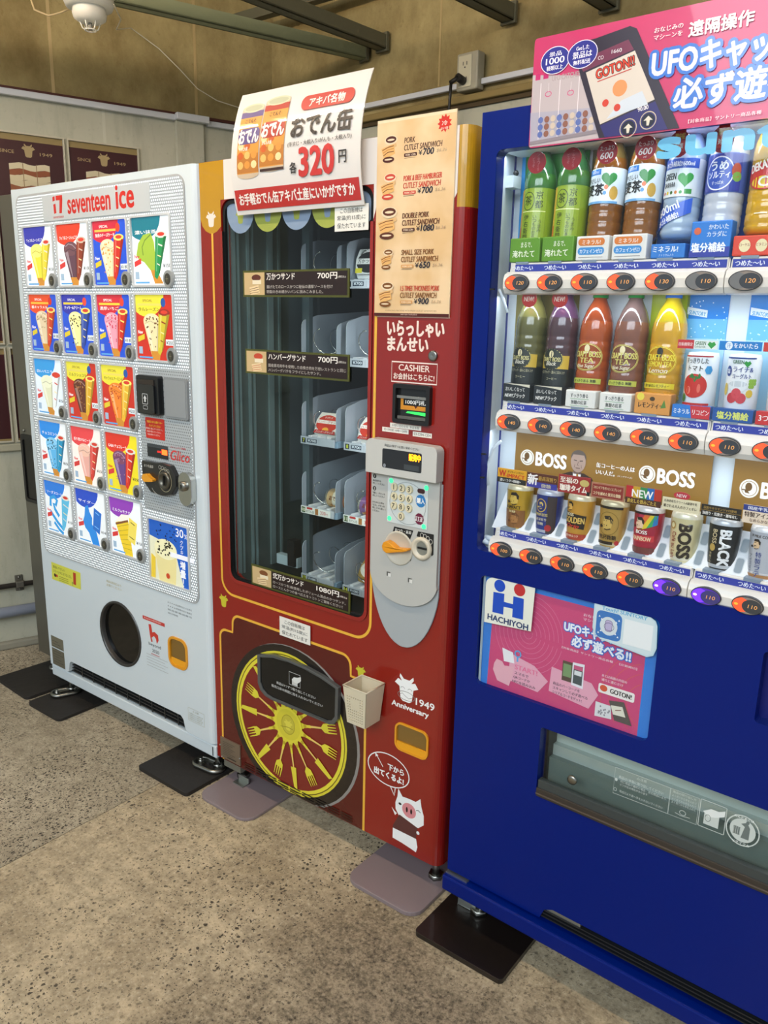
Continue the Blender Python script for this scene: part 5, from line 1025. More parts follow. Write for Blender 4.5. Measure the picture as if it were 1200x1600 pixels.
def tealabel(P, R):
    P.rect(-.030, .006, .030, .100, '#8ca61e', 10).rect(-.030, .058, .030, .0595, '#e0e8a0', 8).rect(-.029, .008, -.020, .1, '#c8a030', 3)
    P.line(ell(-.006, .078, .0125, .0165, 22), .0014, '#26360c', True).text('茶', -.006, .070, .015, .018, '#26360c', .01, al='c').vtext('京都', .016, .098, .017, '#2c3c10').vtext('伊右衛門', -.008, .055, .0125, '#2c3c10').vtext('いつものお茶', .010, .052, .007, '#3c4c18').vtext('うまみ', .020, .044, .008, '#5a6a20').rect(-.025, .008, -.021, .03, '#c84820', 2)
for k in (0, 1):
    bottle(k, 0, '#3c6e2c', '#d8e0d8', 'green tea bottle with yellow-green label, ' + ('leftmost on the top shelf' if k == 0 else 'second from left on the top shelf'), '#2c5e34', '#86a01c', (.004, .102), 1.590, prn=tealabel, H=.190)
    holder(k, 0, .066, .045, '#5f9420', lambda Q, s, z, w, h: (Q.text('まるで、', s - .008, z + .027, .024, .010, '#eef4dc', .01), Q.text('淹れたて', s - .026, z + .009, .048, .013, '#eef4dc', .015)))
def barley(P, R):
    P.rect(-.033, .064, .033, .124, '#e4eef4', 12).rect(-.033, .114, -.002, .124, '#3c86d8', 6).rect(-.033, .064, .033, .068, '#6aa8dc', 8)
    h = heart
    P.poly(h(.014, .106, .015), '#2e8c34').text('やさしい', -.030, .100, .028, .009, '#1a1c1c', .01).text('麦茶', -.030, .078, .036, .020, '#1a1c1c', .02).ell(.010, .092, .0038, .0042, '#d86a28', 10).ell(.008, .082, .0032, .0035, '#4a90d0', 10).ell(.024, .082, .008, .012, '#c8a040', 12).text('600ml', -.022, .116, .016, .006, '#f0f4f8')
for k in (2, 3):
    bottle(k, 0, '#7e4e16', '#c83a30', 'barley tea bottle with white label and green heart, ' + ('third from left on the top shelf' if k == 2 else 'fourth from left on the top shelf'), '#6a5a2c', '#e4eef4', (.064, .126), 1.590, prn=barley, H=.205)
    holder(k, 0, .064, .043, '#e2e2de', lambda Q, s, z, w, h: (Q.poly(rrect(s - .028, z + .026, s + .024, z + .039, .006), '#d87a2c'), Q.text('ミネラル!', s - .002, z + .028, .036, .008, '#f4f0ea', .015, al='c'), Q.poly(rrect(s - .028, z + .010, s + .024, z + .023, .006), '#3a8cd0'), Q.text('カフェインゼロ', s - .002, z + .0125, .044, .0075, '#f0f4f8', .015, al='c'), Q.rect(s - .026, z + .005, s + .022, z + .0058, '#7a7a78')))
def dakara(P, R):
    P.rect(-.033, .112, .033, .128, '#2a54b8', 10).text('水分補給!600ml', -.028, .115, .052, .009, '#f0f4fa', .015).rect(-.033, .066, .033, .112, '#dde4e6', 10)
    h = heart
    P.poly(h(.012, .094, .014), '#2e9c3c').text('GREEN', -.028, .094, .024, .011, '#20262a', .02).text('DA·KA·RA', -.028, .082, .024, .008, '#20262a', .02)
    for q, c in enumerate(('#c84030', '#d8c030', '#3a6a30', '#c87830', '#3a9a40')): P.ell(-.026 + q * .008, .073, .0026, .003, c, 8)
    P.rect(.012, .070, .024, .078, '#3a9a40').poly([(-.036, .012), (.028, .040), (.028, .064), (-.036, .040)], '#2458c8').text('600ml', -.031, .032, .042, .014, '#f0f6fc', .02, rot=.38).text('水分補給!', -.030, .016, .042, .011, '#f0f6fc', .02, rot=.38)
bottle(4, 0, '#9db4cc', '#d03a34', 'clear sports drink bottle with white label, green heart and blue band, top shelf', '#8aa8d8', '#dde4e6', (.066, .128), 1.590, prn=dakara, H=.205)
holder(4, 0, .060, .024, '#2a78cc', lambda Q, s, z, w, h: (Q.text('ミネラル!', s - .004, z + .010, .044, .010, '#f0f6fc', .02, al='c'), Q.text('ナトリウム入り', s - .002, z + .003, .026, .004, '#d8e8f8', al='c')))
def ume(P, R):
    P.rect(-.033, .070, .033, .128, '#2c3a9c', 10).ell(-.004, .098, .0245, .027, '#e6eaf4', 28).ell(-.004, .098, .0225, .025, '#2c50b4', 26).text('うめ', -.018, .103, .028, .014, '#f4f6fa', .03).text('ソルティ', -.022, .090, .036, .011, '#f4f6fa', .02).text('すっぱ水', -.014, .080, .020, .006, '#e4ecf4', .01).ell(.024, .102, .008, .012, '#c05030', 12).ell(.026, .092, .008, .008, '#7aa83c', 10)
bottle(5, 0, '#b8c0cc', '#c83a30', 'clear salty plum drink bottle with round blue label on the top shelf', '#90a0c8', '#4a64b8', (.068, .130), 1.590, prn=ume, H=.208)
holder(5, 0, .066, .058, '#2478d0', lambda Q, s, z, w, h: (Q.poly([(s - .033, z), (s + .033, z), (s + .033, z + .016), (s - .033, z + .010)], '#2c3a9c'), Q.text('かわいた', s - .004, z + .044, .032, .008, '#e8f2fa', .01), Q.text('カラダに', s - .006, z + .032, .032, .009, '#e8f2fa', .01), Q.text('塩分補給', s - .030, z + .008, .056, .015, '#f4f8fc', .025), Q.ell(s - .022, z + .042, .006, .006, '#d8643a', 12)))
def deka(P, R):
    P.poly([(-.031, .080), (.032, .098), (.032, .120), (-.031, .102)], '#c42820').text('DEKAVITA', -.026, .094, .052, .013, '#f6e8d8', .03, rot=.22).ell(-.002, .079, .024, .0115, '#c42820', 22).ell(-.002, .079, .021, .0095, '#e0c020', 20).text('C', -.002, .072, .016, .015, '#f8f4e8', .03, al='c').rect(-.010, .030, .010, .0315, '#f0f0d8', 3)
bottle(6, 0, '#c89a10', '#c83a30', 'yellow vitamin drink bottle with red logo near the right edge of the top shelf', '#d0a814', None, (0, 0), 1.590, prn=deka, H=.205)
holder(6, 0, .066, .032, '#d8432a', lambda Q, s, z, w, h: [Q.ell(s - .014 + q * .026, z + .016, .009, .010, '#e8dcae', 16) and Q.text(('ローヤル', 'ビタミン')[q], s - .014 + q * .026, z + .015, .016, .005, '#8a2a18', .01, al='c') for q in (0, 1)])
bottle(7, 0, '#8a5a24', '#f0f0f0', 'amber tea bottle cut by the right edge, top shelf', '#6a4a20', '#e0d8c0', (.05, .12), 1.590); 
bottle(8, 0, '#3a6a9a', '#f0f0f0', 'blue-labelled bottle beyond the right edge of the top shelf', '#5a8ab0', '#e8ecf0', (.05, .12), 1.590)
bottle(8, 1, '#6a3a20', '#c83030', 'dark brown bottle beyond the right edge of the middle shelf', '#5a3020', '#d8b848', (.04, .10), 1.302)
# round stickers above
for k, (s, txt_) in enumerate(((.135, '600'), (.204, '600'), (.260, ''), (.325, ''), (.392, ''), (.462, ''))): pass
for k, s, z in ((0, .108, 1.737), (1, .180, 1.737), (2, .249, 1.741), (3, .320, 1.741)):
    o = MB(); o.plate(ell(s, z, .0195, .0195, 26), [], .0290, .0300, mat('#a81820', .2, coat=.6)); o = o.build('round_tag', t); Q = Print(y=.0290)
    if k < 2: Q.vtext('ごゆっくり', s + .004, z + .015, .006, '#d8888a').vtext('どうぞ', s - .006, z + .010, .006, '#d8888a')
    else: Q.text('たっぷり', s, z + .003, .026, .008, '#f0d8d4', .01, al='c').text('600', s, z - .011, .024, .011, '#f4e8e4', .015, .15, al='c').text('ml', s, z - .016, .005, .003, '#f4e8e4', al='c')
    Q.build('print', o)
for s, w_ in ((.378, '熱中症対策'), (.449, '熱中症対策')):
    o = MB().plate(ell(s, 1.741, .019, .021, 24), [], .0290, .0300, mat('#a82028', .25)).build('round_tag', t); Q = Print(y=.029); Q.rect(s - .008, 1.728, s + .010, 1.762, '#c83428').text(w_[:3], s - .007, 1.748, .016, .010, '#f0c828', .02).text(w_[3:], s - .007, 1.733, .014, .009, '#f0e8d8', .02); Q.build('print', o)
# row 2
def blk(P, R):
    P.rect(-.033, .004, .033, .036, '#1c211c', 10).rect(-.033, .036, .033, .062, '#c8a838', 10).ell(-.004, .054, .0245, .021, '#20261e', 24).line(ell(-.004, .054, .0235, .020, 24), .001, '#c8c06a', True).ell(-.004, .064, .005, .007, '#e8dcae', 12).text('CRAFT BOSS', -.024, .050, .040, .008, '#d4cc8a', .02).text('Black', -.014, .042, .022, .008, '#e8e4d0', .01, .3).text('ゼロブラック・濃みと深みコク', -.026, .026, .052, .006, '#c8c4a0').text('コーヒー', -.010, .014, .022, .005, '#c8c4a0')
for k in (0, 1):
    bottle(k, 1, '#5c5a30' if k == 0 else '#4a3438', '#2a2420', ('olive-tinted' if k == 0 else 'dark purple-brown') + ' black coffee bottle with gold label on the middle shelf', '#7a7640' if k == 0 else '#5a3c58', '#1c211c', (.002, .038), 1.316, prn=blk, H=.196)
    holder(k, 1, .062, .036, '#23282a', lambda Q, s, z, w, h: (Q.text('おいしくなって', s - .002, z + .021, .044, .008, '#e8e8e2', .01, al='c'), Q.text('NEW!ブラック', s - .002, z + .008, .046, .009, '#f0f0ea', .015, .1, al='c'), Q.poly([(s - .03, z + .036), (s + .031, z + .036), (s + .031, z + .030), (s + .01, z + .033)], '#d8d4c0')))
def teal(c1, c2, t2):
    def f(P, R):
        P.line(ell(-.001, .076, .029, .024, 26), .0013, c1, True).line(ell(-.001, .076, .031, .026, 26), .0006, c1, True).text('CRAFT BOSS', -.028, .076, .054, .011, c1, .025).text(t2, -.022 if len(t2) > 4 else -.014, .065, .044 if len(t2) > 4 else .028, .0095, c1, .02).text('Lemon' if len(t2) > 4 else 'Non Sugar', -.020, .054, .036, .009, '#f0e8c8', .01, .3)
        P.ell(-.001, .092, .0055, .0075, '#20241c' if len(t2) > 4 else '#e8dcb0', 12).poly([(-.009, .086), (.003, .088), (.002, .083), (-.006, .082)], '#20241c' if len(t2) > 4 else '#e8dcb0')
        P.rect(-.032, .026, .032, .036, c2, 10).text('すっきり香る 無糖' if len(t2) < 5 else '香りあるレモンティー', -.024, .028, .046, .006, '#22281a', .015)
    return f
for k in (2, 3):
    bottle(k, 1, '#a04a1c' if k == 2 else '#7a4e3c', '#1c8a3c', 'sugarless tea bottle, green cap, yellow oval print, ' + ('bright amber, third on middle shelf' if k == 2 else 'dull brown, fourth on middle shelf'), '#8a3c1c' if k == 2 else '#6a5450', None, (0, 0), 1.302, prn=teal('#d8d070', '#b8c050', 'TEA'), H=.205)
    holder(k, 1, .062, .033, '#e4e4de', lambda Q, s, z, w, h: (Q.text('すっきり香る', s - .002, z + .019, .036, .008, '#2a302a', .01, al='c'), Q.line([(s - .020, z + .0165), (s + .018, z + .0165)], .0007, '#4a9a50'), Q.text('無糖の紅茶', s - .002, z + .006, .032, .008, '#2a302a', .01, al='c'), Q.line([(s - .020, z + .0035), (s + .018, z + .0035)], .0007, '#4a9a50')))
bottle(4, 1, '#c09018', '#2c6cc8', 'yellow lemon tea bottle with blue cap on the middle shelf', '#b8a018', None, (0, 0), 1.302, prn=teal('#e8d83c', '#d8c828', 'LEMON TEA'), H=.205)
holder(4, 1, .066, .038, '#d8964a', lambda Q, s, z, w, h: (Q.ell(s - .022, z + .031, .007, .007, '#e8d850', 12), Q.text('レモンティー', s - .002, z + .011, .046, .010, '#3a2c18', .02, al='c'), Q.ell(s, z + .028, .005, .004, '#4a3a20', 10), Q.poly([(s + .016, z + .012), (s + .022, z + .028), (s + .026, z + .014)], '#5a8a3c')))
def pouch(k, label, top, topt, stripe_c, art, cap_c, cap_fn):
    s = COLS[k]; o = place('drink_pack', label, 'drink', s, .058, 1.296, 0)
    F = [(-.028, 0), (.028, 0), (.031, .05), (.030, .095), (.026, .102), (-.026, .102), (-.030, .095), (-.031, .05)]
    MB().lathe([(.0001, 0), (.024, 0), (.027, .006), (.0275, .04), (.0275, .092), (.025, .101), (.0001, .103)], 0, 0, mat('#e8ecee', .3, coat=.4), 24).build('body', o)
    P = CPrint(fn=cylmap(0, 0, .0280), rough=.3, coat=.4); P.rect(-.026, .094, .026, .0965, stripe_c, 8); art(P); P.build('label_print', o)
    c = MB().box(s - .034, s + .034, .018, .0195, 1.404, 1.419, mat(top, .35)).build('topper_card', t); Q = Print(y=.018); topt(Q, s); Q.build('print', c)
    c = MB().box(s - .033, s + .033, .022, .040, 1.284, 1.306, mat(cap_c, .35)).build('caption_block', t); Q = Print(y=.022); cap_fn(Q, s); Q.build('print', c)
def tomato(P):
    P.text('すっきりした', -.022, .083, .040, .009, '#1e2224', .015).text('トマト', -.016, .070, .026, .009, '#1e2224', .015).ell(.020, .072, .007, .008, '#3a94cc', 6).ell(-.003, .044, .0225, .021, '#c42a20', 24).ell(-.012, .036, .004, .007, '#e8806c', 10).ell(.006, .040, .003, .008, '#e06a58', 10).poly([(-.008, .066), (-.002, .060), (.006, .066), (.010, .058), (.002, .056), (-.002, .050), (-.006, .057), (-.014, .058)], '#2e7a34').rect(-.026, .008, .026, .014, '#c42a20', 8).ell(-.022, .022, .005, .008, '#2e7a34', 10)
def lychee(P):
    P.text('GREEN', -.012, .086, .018, .006, '#2e6a3a', .015).poly([(.012, .080), (.006, .087), (.009, .091), (.012, .089), (.015, .091), (.018, .087)], '#2e9c3c').ell(-.019, .073, .006, .009, '#24408c', 12).text('塩', -.019, .069, .007, .008, '#f0f4f8', .01, al='c').text('ライチ&', -.010, .072, .032, .009, '#24408c', .015).text('ヨーグルト', -.010, .061, .030, .008, '#24408c', .015).ell(.000, .048, .016, .010, '#dfe6ea', 16).ell(.000, .052, .015, .005, '#c4ced4', 14).ell(-.008, .028, .0085, .009, '#c43a44', 14).ell(.007, .028, .0085, .009, '#c8404a', 14).ell(-.001, .036, .008, .009, '#cc4650', 14).ell(-.022, .042, .0045, .011, '#d8b83c', 10).ell(.020, .036, .006, .007, '#d8b83c', 10)
    for q in range(8): P.ell(.020 + .004 * (q % 3), .050 - .005 * (q // 3) + .008, .0032, .0032, '#8ab43c', 8)
def gtop(Q, s): Q.rect(s - .034, 1.404, s - .006, 1.419, '#c02a30').text('自販機限定', s - .032, 1.4085, .024, .006, '#f0d8d4', .01).rect(s - .006, 1.404, s + .034, 1.419, '#e4ece8').text('GREEN', s - .004, 1.411, .018, .006, '#2a6a38', .02).text('DA·KA·RA', s - .004, 1.406, .018, .004, '#2a6a38', .01).poly([(s + .024, 1.405), (s + .017, 1.412), (s + .020, 1.417), (s + .024, 1.415), (s + .028, 1.417), (s + .031, 1.412)], '#2e9c3c')
pouch(5, 'white bottle can with a big red tomato picture on the middle shelf', '#e4ece8', gtop, '#b83038', tomato, '#2a78cc', lambda Q, s: (Q.poly([(s + .002, 1.284), (s + .033, 1.284), (s + .033, 1.306), (s - .002, 1.306)], '#c83038'), Q.text('ミネラル', s - .030, 1.2905, .028, .009, '#f0f6fc', .015), Q.text('リコピン', s + .003, 1.2905, .028, .009, '#f8ecec', .015)))
pouch(6, 'white bottle can with yogurt glass and red lychees on the middle shelf', '#1c7cc8', lambda Q, s: (Q.ell(s - .018, 1.4115, .006, .007, '#e8f0f8', 14), Q.text('汗', s - .018, 1.408, .007, .007, '#1c6ab8', .01, al='c'), Q.text('をかいたら', s - .010, 1.408, .038, .008, '#f0f6fc', .02)), '#24408c', lychee, '#24549c', lambda Q, s: Q.text('塩分補給', s, 1.288, .052, .013, '#d8e070', .025, al='c'))
pouch(7, 'white bottle can with orange fruit label at the right edge of the middle shelf', '#c83a2c', lambda Q, s: Q.text('NEW', s, 1.408, .02, .008, '#f0f0f0', .02, al='c'), '#c8602c', lambda P: P.ell(0, .045, .02, .02, '#d8702c', 20), '#c83030', lambda Q, s: Q.text('3つの', s - .028, 1.290, .026, .010, '#f8ecec', .02))
for s in (.112, .178):
    o = MB().plate(ell(s, 1.487, .0165, .0165, 24), [], .0260, .0270, mat('#c03028', .2, coat=.5)).build('round_tag', t); Q = Print(y=.026); Q.text('NEW!', s, 1.482, .022, .009, '#f0d8c8', .015, .1, al='c'); Q.build('print', o)
# row 3: cans
rbw = ['#b82c4c', '#d86a2c', '#d8c02c', '#3aa05c', '#2a78b8']
def can(k, body, lid, label, prn):
    o = place('drink_can', label, 'can', COLS[k] + .002, .060, 1.008, 3)
    r = lambda v: .0235 + .0045 * min(1, max(0, v / .085))
    MB().lathe([(.0001, 0), (.0215, 0), (.0232, .003), (.0240, .010), (.0262, .05), (.0280, .088), (.0272, .094), (.0255, .098), (.0245, .099), (.0001, .097)], 0, 0, mat(lid, .3, .3), 24).build('can_body', o)
    MB().lathe([(.0237, .006), (.0265, .05), (.0283, .088)], 0, 0, mat(body, .28, .25, coat=.3), 24).build('wrap', o)
    P = CPrint(fn=cylmap(0, 0, lambda v: .0240 + .0042 * min(1, max(0, (v - .006) / .085)) + .0006), rough=.3, coat=.2); prn(P); P.build('label_print', o)
def head(P, cx, cz, s, c='#2a2018', skin='#d8c070'):
    P.poly([(cx - s * .5, cz - s * .9), (cx + s * .6, cz - s * .7), (cx + s * .7, cz + s * .3), (cx + s * .3, cz + s * .9), (cx - s * .5, cz + s * .8), (cx - s * .6, cz + s * .2), (cx - s * .75, cz), (cx - s * .5, cz - s * .15)], skin)
    P.poly([(cx - s * .6, cz + s * .5), (cx - s * .5, cz + s * .95), (cx + s * .3, cz + s * 1.05), (cx + s * .8, cz + s * .5), (cx + s * .75, cz - s * .1), (cx + s * .5, cz), (cx + s * .35, cz + s * .5)], c).line([(cx - s * .55, cz + s * .28), (cx - s * .1, cz + s * .3)], s * .12, c)
    P.line([(cx - s * .5, cz - s * .32), (cx, cz - s * .38)], s * .14, c).line([(cx - s * .3, cz - s * .5), (cx - s * .9, cz - s * .62)], s * .12, c).ell(cx - s * 1.0, cz - s * .55, s * .22, s * .26, c, 10).line([(cx - s * .4, cz - s * .9), (cx, cz - s * 1.0), (cx + s * .5, cz - s * .8)], s * .12, c)
can(0, '#c09828', '#d8d0b0', 'gold and brown coffee can with a pipe smoker, leftmost on the bottom shelf', lambda P: (P.rect(-.027, .008, .027, .046, '#8a5a2c', 8), head(P, .001, .070, .0135, skin='#d0b050'), P.text('W-IMPACT', -.020, .048, .036, .007, '#2a1c10', .02), head(P, .004, .028, .012, '#6a4020', '#a87440'), P.text('微糖', -.010, .040, .016, .005, '#e8d8a0', .01)))
can(1, '#2c3c86', '#b8bcc8', 'dark blue and brown coffee can with gold medallion on the bottom shelf', lambda P: (P.rect(.008, .008, .028, .086, '#3a3030', 4), P.ell(-.006, .066, .0125, .0145, '#c8a84c', 20), P.ell(-.006, .066, .0105, .0125, '#24306c', 20), head(P, -.006, .066, .007, '#d8c060', '#3c4880'), P.text('PREMIUM BOSS', -.024, .044, .034, .006, '#c8b870', .02), P.text('最高深煎り', -.022, .034, .030, .006, '#d8d0b0', .01), P.text('微糖', -.012, .025, .014, .006, '#d8d0b0', .01), P.ell(.012, .020, .007, .007, '#a82c30', 12)))
can(2, '#c89436', '#d8ceb0', 'gold coffee can with black banner and red lower band on the bottom shelf', lambda P: (head(P, -.012, .076, .009, skin='#d8a850'), P.poly([(-.026, .036), (.020, .030), (.024, .058), (-.024, .064)], '#241a12'), P.text('BOSS', -.020, .056, .018, .006, '#e8dcb8', .03), P.text('GOLDEN', -.024, .042, .044, .012, '#d8b45c', .03), P.text('Drip', -.018, .030, .028, .010, '#c83828', .02, .3), P.rect(-.026, .008, .026, .020, '#a83c24', 8), P.text('香り余るコク', -.018, .013, .028, .005, '#f0e0c0', .01)))
can(3, '#b89448', '#c8bc98', 'plain tan gold coffee can with round pipe smoker mark on the bottom shelf', lambda P: (P.rect(-.028, .083, .028, .088, '#241c14', 8), P.line(ell(0, .054, .021, .023, 24), .0014, '#8a6c2c', True), head(P, -.001, .055, .014, skin='#c8a858'), P.text('贅沢微糖', -.018, .022, .036, .009, '#2a1c10', .02), P.rect(-.022, .012, .012, .018, '#2a1c10', 5), P.ell(.020, .016, .005, .005, '#b02c30', 10)))
can(4, '#a8243c', '#d8d4d0', 'rainbow-striped coffee can with a red lower half on the bottom shelf', lambda P: ([P.poly([(-.026 + .0105 * q, .046 + .004 * q), (-.0155 + .0105 * q, .050 + .004 * q), (.002 + .0105 * q if q < 3 else .0265, .086), (-.0085 + .0105 * q if q < 3 else .020, .086)], c) for q, c in enumerate(rbw)], head(P, -.008, .066, .012, skin='#e0c0a0'), P.text('BOSS', -.014, .046, .022, .007, '#f0ece4', .03), P.poly([(-.024, .030), (.022, .032), (.022, .044), (-.024, .042)], '#c8343c'), P.text('RAINBOW', -.020, .033, .036, .008, '#e8d0a8', .02), P.rect(-.025, .008, .025, .020, '#6a3430', 8), P.rect(-.027, .084, .027, .088, '#1c1418', 8)))
can(5, '#dccf9e', '#e4ddc4', 'cream cafe au lait can with large sideways lettering on the bottom shelf', lambda P: (P.text('BOSS', -.003, .078, .064, .022, '#2a2018', .04, rot=-PI / 2), P.text('Café au Lait', -.016, .062, .050, .008, '#8a4030', .03, rot=-PI / 2), P.ell(-.017, .074, .0065, .0075, '#a88440', 14), P.ell(-.017, .074, .004, .005, '#dccf9e', 12)))
can(6, '#1e2224', '#c0c4c8', 'black coffee can with large white sideways lettering on the bottom shelf', lambda P: (P.text('BLACK', .000, .080, .066, .018, '#e6e8e8', .04, rot=-PI / 2), P.text('BOSS', -.014, .080, .026, .008, '#c8b890', .03, rot=-PI / 2), P.ell(-.013, .046, .006, .007, '#b89a50', 14), P.vtext('無糖ブラック', -.015, .038, .0055, '#c8b890')))
can(7, '#c0c4cc', '#e4e4e4', 'silver white special latte can at the right edge of the bottom shelf', lambda P: (P.text('39 MILK COFFEE', -.022, .078, .040, .005, '#3a2c24', .01), head(P, -.010, .066, .009, skin='#d8b890'), P.vtext('特製ラテ', -.004, .054, .0115, '#3c4c8c', .01), P.vtext('アイス限定', -.018, .048, .007, '#6a6c80'), P.rect(-.025, .006, .025, .012, '#a87848', 8)))
can(8, '#8a6a3c', '#d8d4c8', 'brown coffee can beyond the right edge of the bottom shelf', lambda P: head(P, 0, .06, .013))
# toppers: (lower-left, upper-right heights follow the strip)
def topper(k, c, fn, h=.030, z=1.113):
    s = COLS[k] + .000; o = MB().box(s - .034, s + .034, .026, .0275, z, z + h, mat(c, .35)).build('topper_card', t); Q = Print(y=.026, rough=.35); fn(Q, s, z, h); Q.build('print', o)
topper(0, '#e0a428', lambda Q, s, z, h: (Q.rect(s - .034, z, s + .034, z + .011, '#2c2a28'), Q.text('濃いコク<微糖>', s - .028, z + .0025, .050, .006, '#f0ece4', .015), Q.text('W', s - .030, z + .013, .016, .013, '#c83020', .03), Q.text('-IMPACT', s - .014, z + .012, .044, .008, '#c83020', .03), Q.text('ダブルインパクト', s - .010, z + .022, .038, .005, '#3a2410', .01)))
topper(1, '#5a3024', lambda Q, s, z, h: (Q.rect(s - .006, z, s + .034, z + .012, '#3c3c98'), Q.rect(s - .034, z, s - .006, z + .012, '#3c3c98'), Q.text('新', s - .032, z + .006, .022, .021, '#f4f0ec', .03), Q.text('最高深煎り', s - .008, z + .016, .040, .009, '#c8a048', .01), Q.text('微糖', s - .001, z + .002, .022, .008, '#c8c0a0', .02)))
topper(2, '#9c2c2c', lambda Q, s, z, h: (Q.text('至福の', s - .030, z + .020, .038, .012, '#f8ecdc', .03), Q.text('珈琲タイム', s - .030, z + .004, .058, .013, '#f8ecdc', .03), Q.ell(s + .022, z + .024, .010, .007, '#c8b46a', 14), Q.rect(s + .028, z, s + .034, z + .008, '#1c1c1c')), .036)
topper(3, '#a8745a', lambda Q, s, z, h: (Q.rect(s - .031, z + .003, s + .031, z + h - .003, '#8a2c26'), Q.text('コロンビアをぜいたくにブレンド', s - .029, z + .018, .056, .006, '#e8d4a8', .01), Q.text('コクを極めた贅沢な微糖', s - .029, z + .006, .056, .007, '#e8d4a8', .015)))
topper(4, '#7a2430', lambda Q, s, z, h: ([Q.poly([(s - .034 + .0136 * q, z + .012), (s - .0204 + .0136 * q, z + .012), (s - .0204 + .0136 * q, z + h), (s - .034 + .0136 * q, z + h)], c) for q, c in enumerate(('#b8282c', '#c8a028', '#3a8a4c', '#2a6ab0', '#b83424'))], Q.rect(s - .034, z, s + .034, z + .012, '#4a2a1c'), Q.text('NEW', s - .022, z + .014, .040, .014, '#f8f4f0', .02), Q.text('進化した飲みごたえ', s - .030, z + .002, .056, .008, '#d8b850', .015)), .034)
topper(5, '#e0d6b4', lambda Q, s, z, h: (Q.text('北海道産生クリーム&厳選牛乳', s - .031, z + .0145, .060, .005, '#3a2c20', .01), Q.text('癒される大人のカフェオレ', s - .031, z + .005, .060, .006, '#3a2c20', .015)), .023)
MB().plate(ell(COLS[5], 1.142, .015, .007, 20), [], .0265, .0275, mat('#b8303c', .3)).build('new_badge', t); P = Print(y=.0265); P.text('NEW', COLS[5], 1.139, .018, .006, '#f4e4e4', .01, al='c'); P.build('new_word', t)
topper(6, '#1e1c1a', lambda Q, s, z, h: (Q.line([(s - .034, z + .011), (s + .034, z + .011)], .0006, '#b8944c'), Q.text('深煎りキリマンジャロ使用', s - .030, z + .013, .056, .005, '#b8944c', .01), Q.text('深煎り・荒挽き・雑味なし', s - .031, z + .003, .060, .006, '#f0ece4', .02)), .021)
topper(7, '#e8d4bc', lambda Q, s, z, h: (Q.rect(s - .034, z + .022, s + .034, z + .032, '#2c3c86'), Q.text('国産牛乳100%', s - .026, z + .024, .05, .006, '#f0f0f4', .02), Q.text('特製アイスラテ', s - .031, z + .011, .060, .009, '#3a1c14', .02), Q.text('なめらかな味わい', s - .022, z + .003, .048, .006, '#5a3424', .01)), .032)
# sloping white tray under the cans, with grey windows
mb = MB(); mb.add([(.064, .026, 1.012), (.825, .026, 1.012), (.825, .040, 1.012), (.064, .040, 1.012)], [(0, 1, 2, 3)], WI)
mb.add([(.050, .036, 1.008), (.825, .036, 1.008), (.825, .092, 1.082), (.050, .092, 1.082)], [(0, 1, 2, 3)], mat('#e4e8ec', .3)); mb.build('can_tray', t)
for c in COLS[:9]:
    for z0, z1 in ((1.014, 1.040), (1.047, 1.071)):
        P = Print(fn=lambda u, v, o: (u, .036 + (v - 1.008) * .7568 - o, v), rough=.3); P.poly(rrect(c + .028, z0, c + .044, z1, .005), '#c8d0d6').poly(rrect(c + .0295, z0 + .0015, c + .0425, z1 - .0015, .004), '#8494a0').build('tray_window', t)
for c in COLS[:9]:
    for r in (0, 1, 2): MB().box(c - .018, c + .010, .0225, .040, ROWS[r] + .0345, ROWS[r] + .040, mat('#7e8e9e', .4)).build('bottle_clip', t)
# brand letters on the pane
P = Print(y=.0015, rough=.3, coat=.3); P.text('suntory', .354, 1.704, .36, .046, '#62b4dc', .045); P.build('brand_letters', t)
# advert window
MB().box(.05, .446, .030, .034, .652, .912, mat('#2a7ad0', .35)).build('advert_back', t)
P = Print(y=.012, rough=.3); PK = '#cf4a7a'; PK2 = '#e8a8bc'
P.rect(.052, .655, .4445, .9085, '#2f7fd6').poly([(.074, .655), (.420, .655), (.420, .892), (.081, .895)], PK)
for k in range(1, 9): P.line([(x, z) for x, z in ell(.168, .800, .010 * k, .011 * k, 36) if .655 < z], .0009, '#dc7c9e')
for k in range(1, 5): P.line([(x, z) for x, z in ell(.44, .72, .018 * k + .03, .02 * k + .03, 40) if x < .42 and .66 < z < .88], .0008, '#d86a4c')
P.text('おなじみの', .288, .872, .045, .006, '#f4dce4', .01).text('マシーンを', .288, .863, .045, .006, '#f4dce4', .01)
for (s_, x, z, w_, h_) in (('UFOキャッチャー', .249, .830, .150, .021), ('必ず遊べる!!', .268, .803, .124, .023)):
    P.text(s_, x, z, w_, h_, '#2f6cc8', .09).text(s_, x, z, w_, h_, '#f2f4f8', .03)
P.text('【対象商品】サントリー商品各種　【応募締切】', .247, .791, .16, .005, '#f4dce4', .01)
P.poly([(.130, .745), (.188, .733), (.222, .708), (.200, .676), (.125, .682)], PK2).poly([(.108, .752), (.135, .748), (.140, .724), (.114, .722)], '#f0eef0').poly([(.090, .710), (.096, .722), (.110, .720), (.116, .712), (.140, .716), (.136, .690), (.130, .668), (.100, .672), (.088, .695)], '#eab0bc').line(ell(.147, .748, .007, .007, 14), .003, '#58a8dc', True).line([(.147, .742), (.147, .730)], .004, '#58a8dc')
P.text('START!', .142, .712, .054, .011, '#e8749a', .03).text('スマホで', .142, .700, .034, .007, '#4a3a48', .01).text('QRコードか', .140, .690, .040, .007, '#4a3a48', .01).text('NFCを読み込み', .138, .680, .056, .007, '#4a3a48', .01)
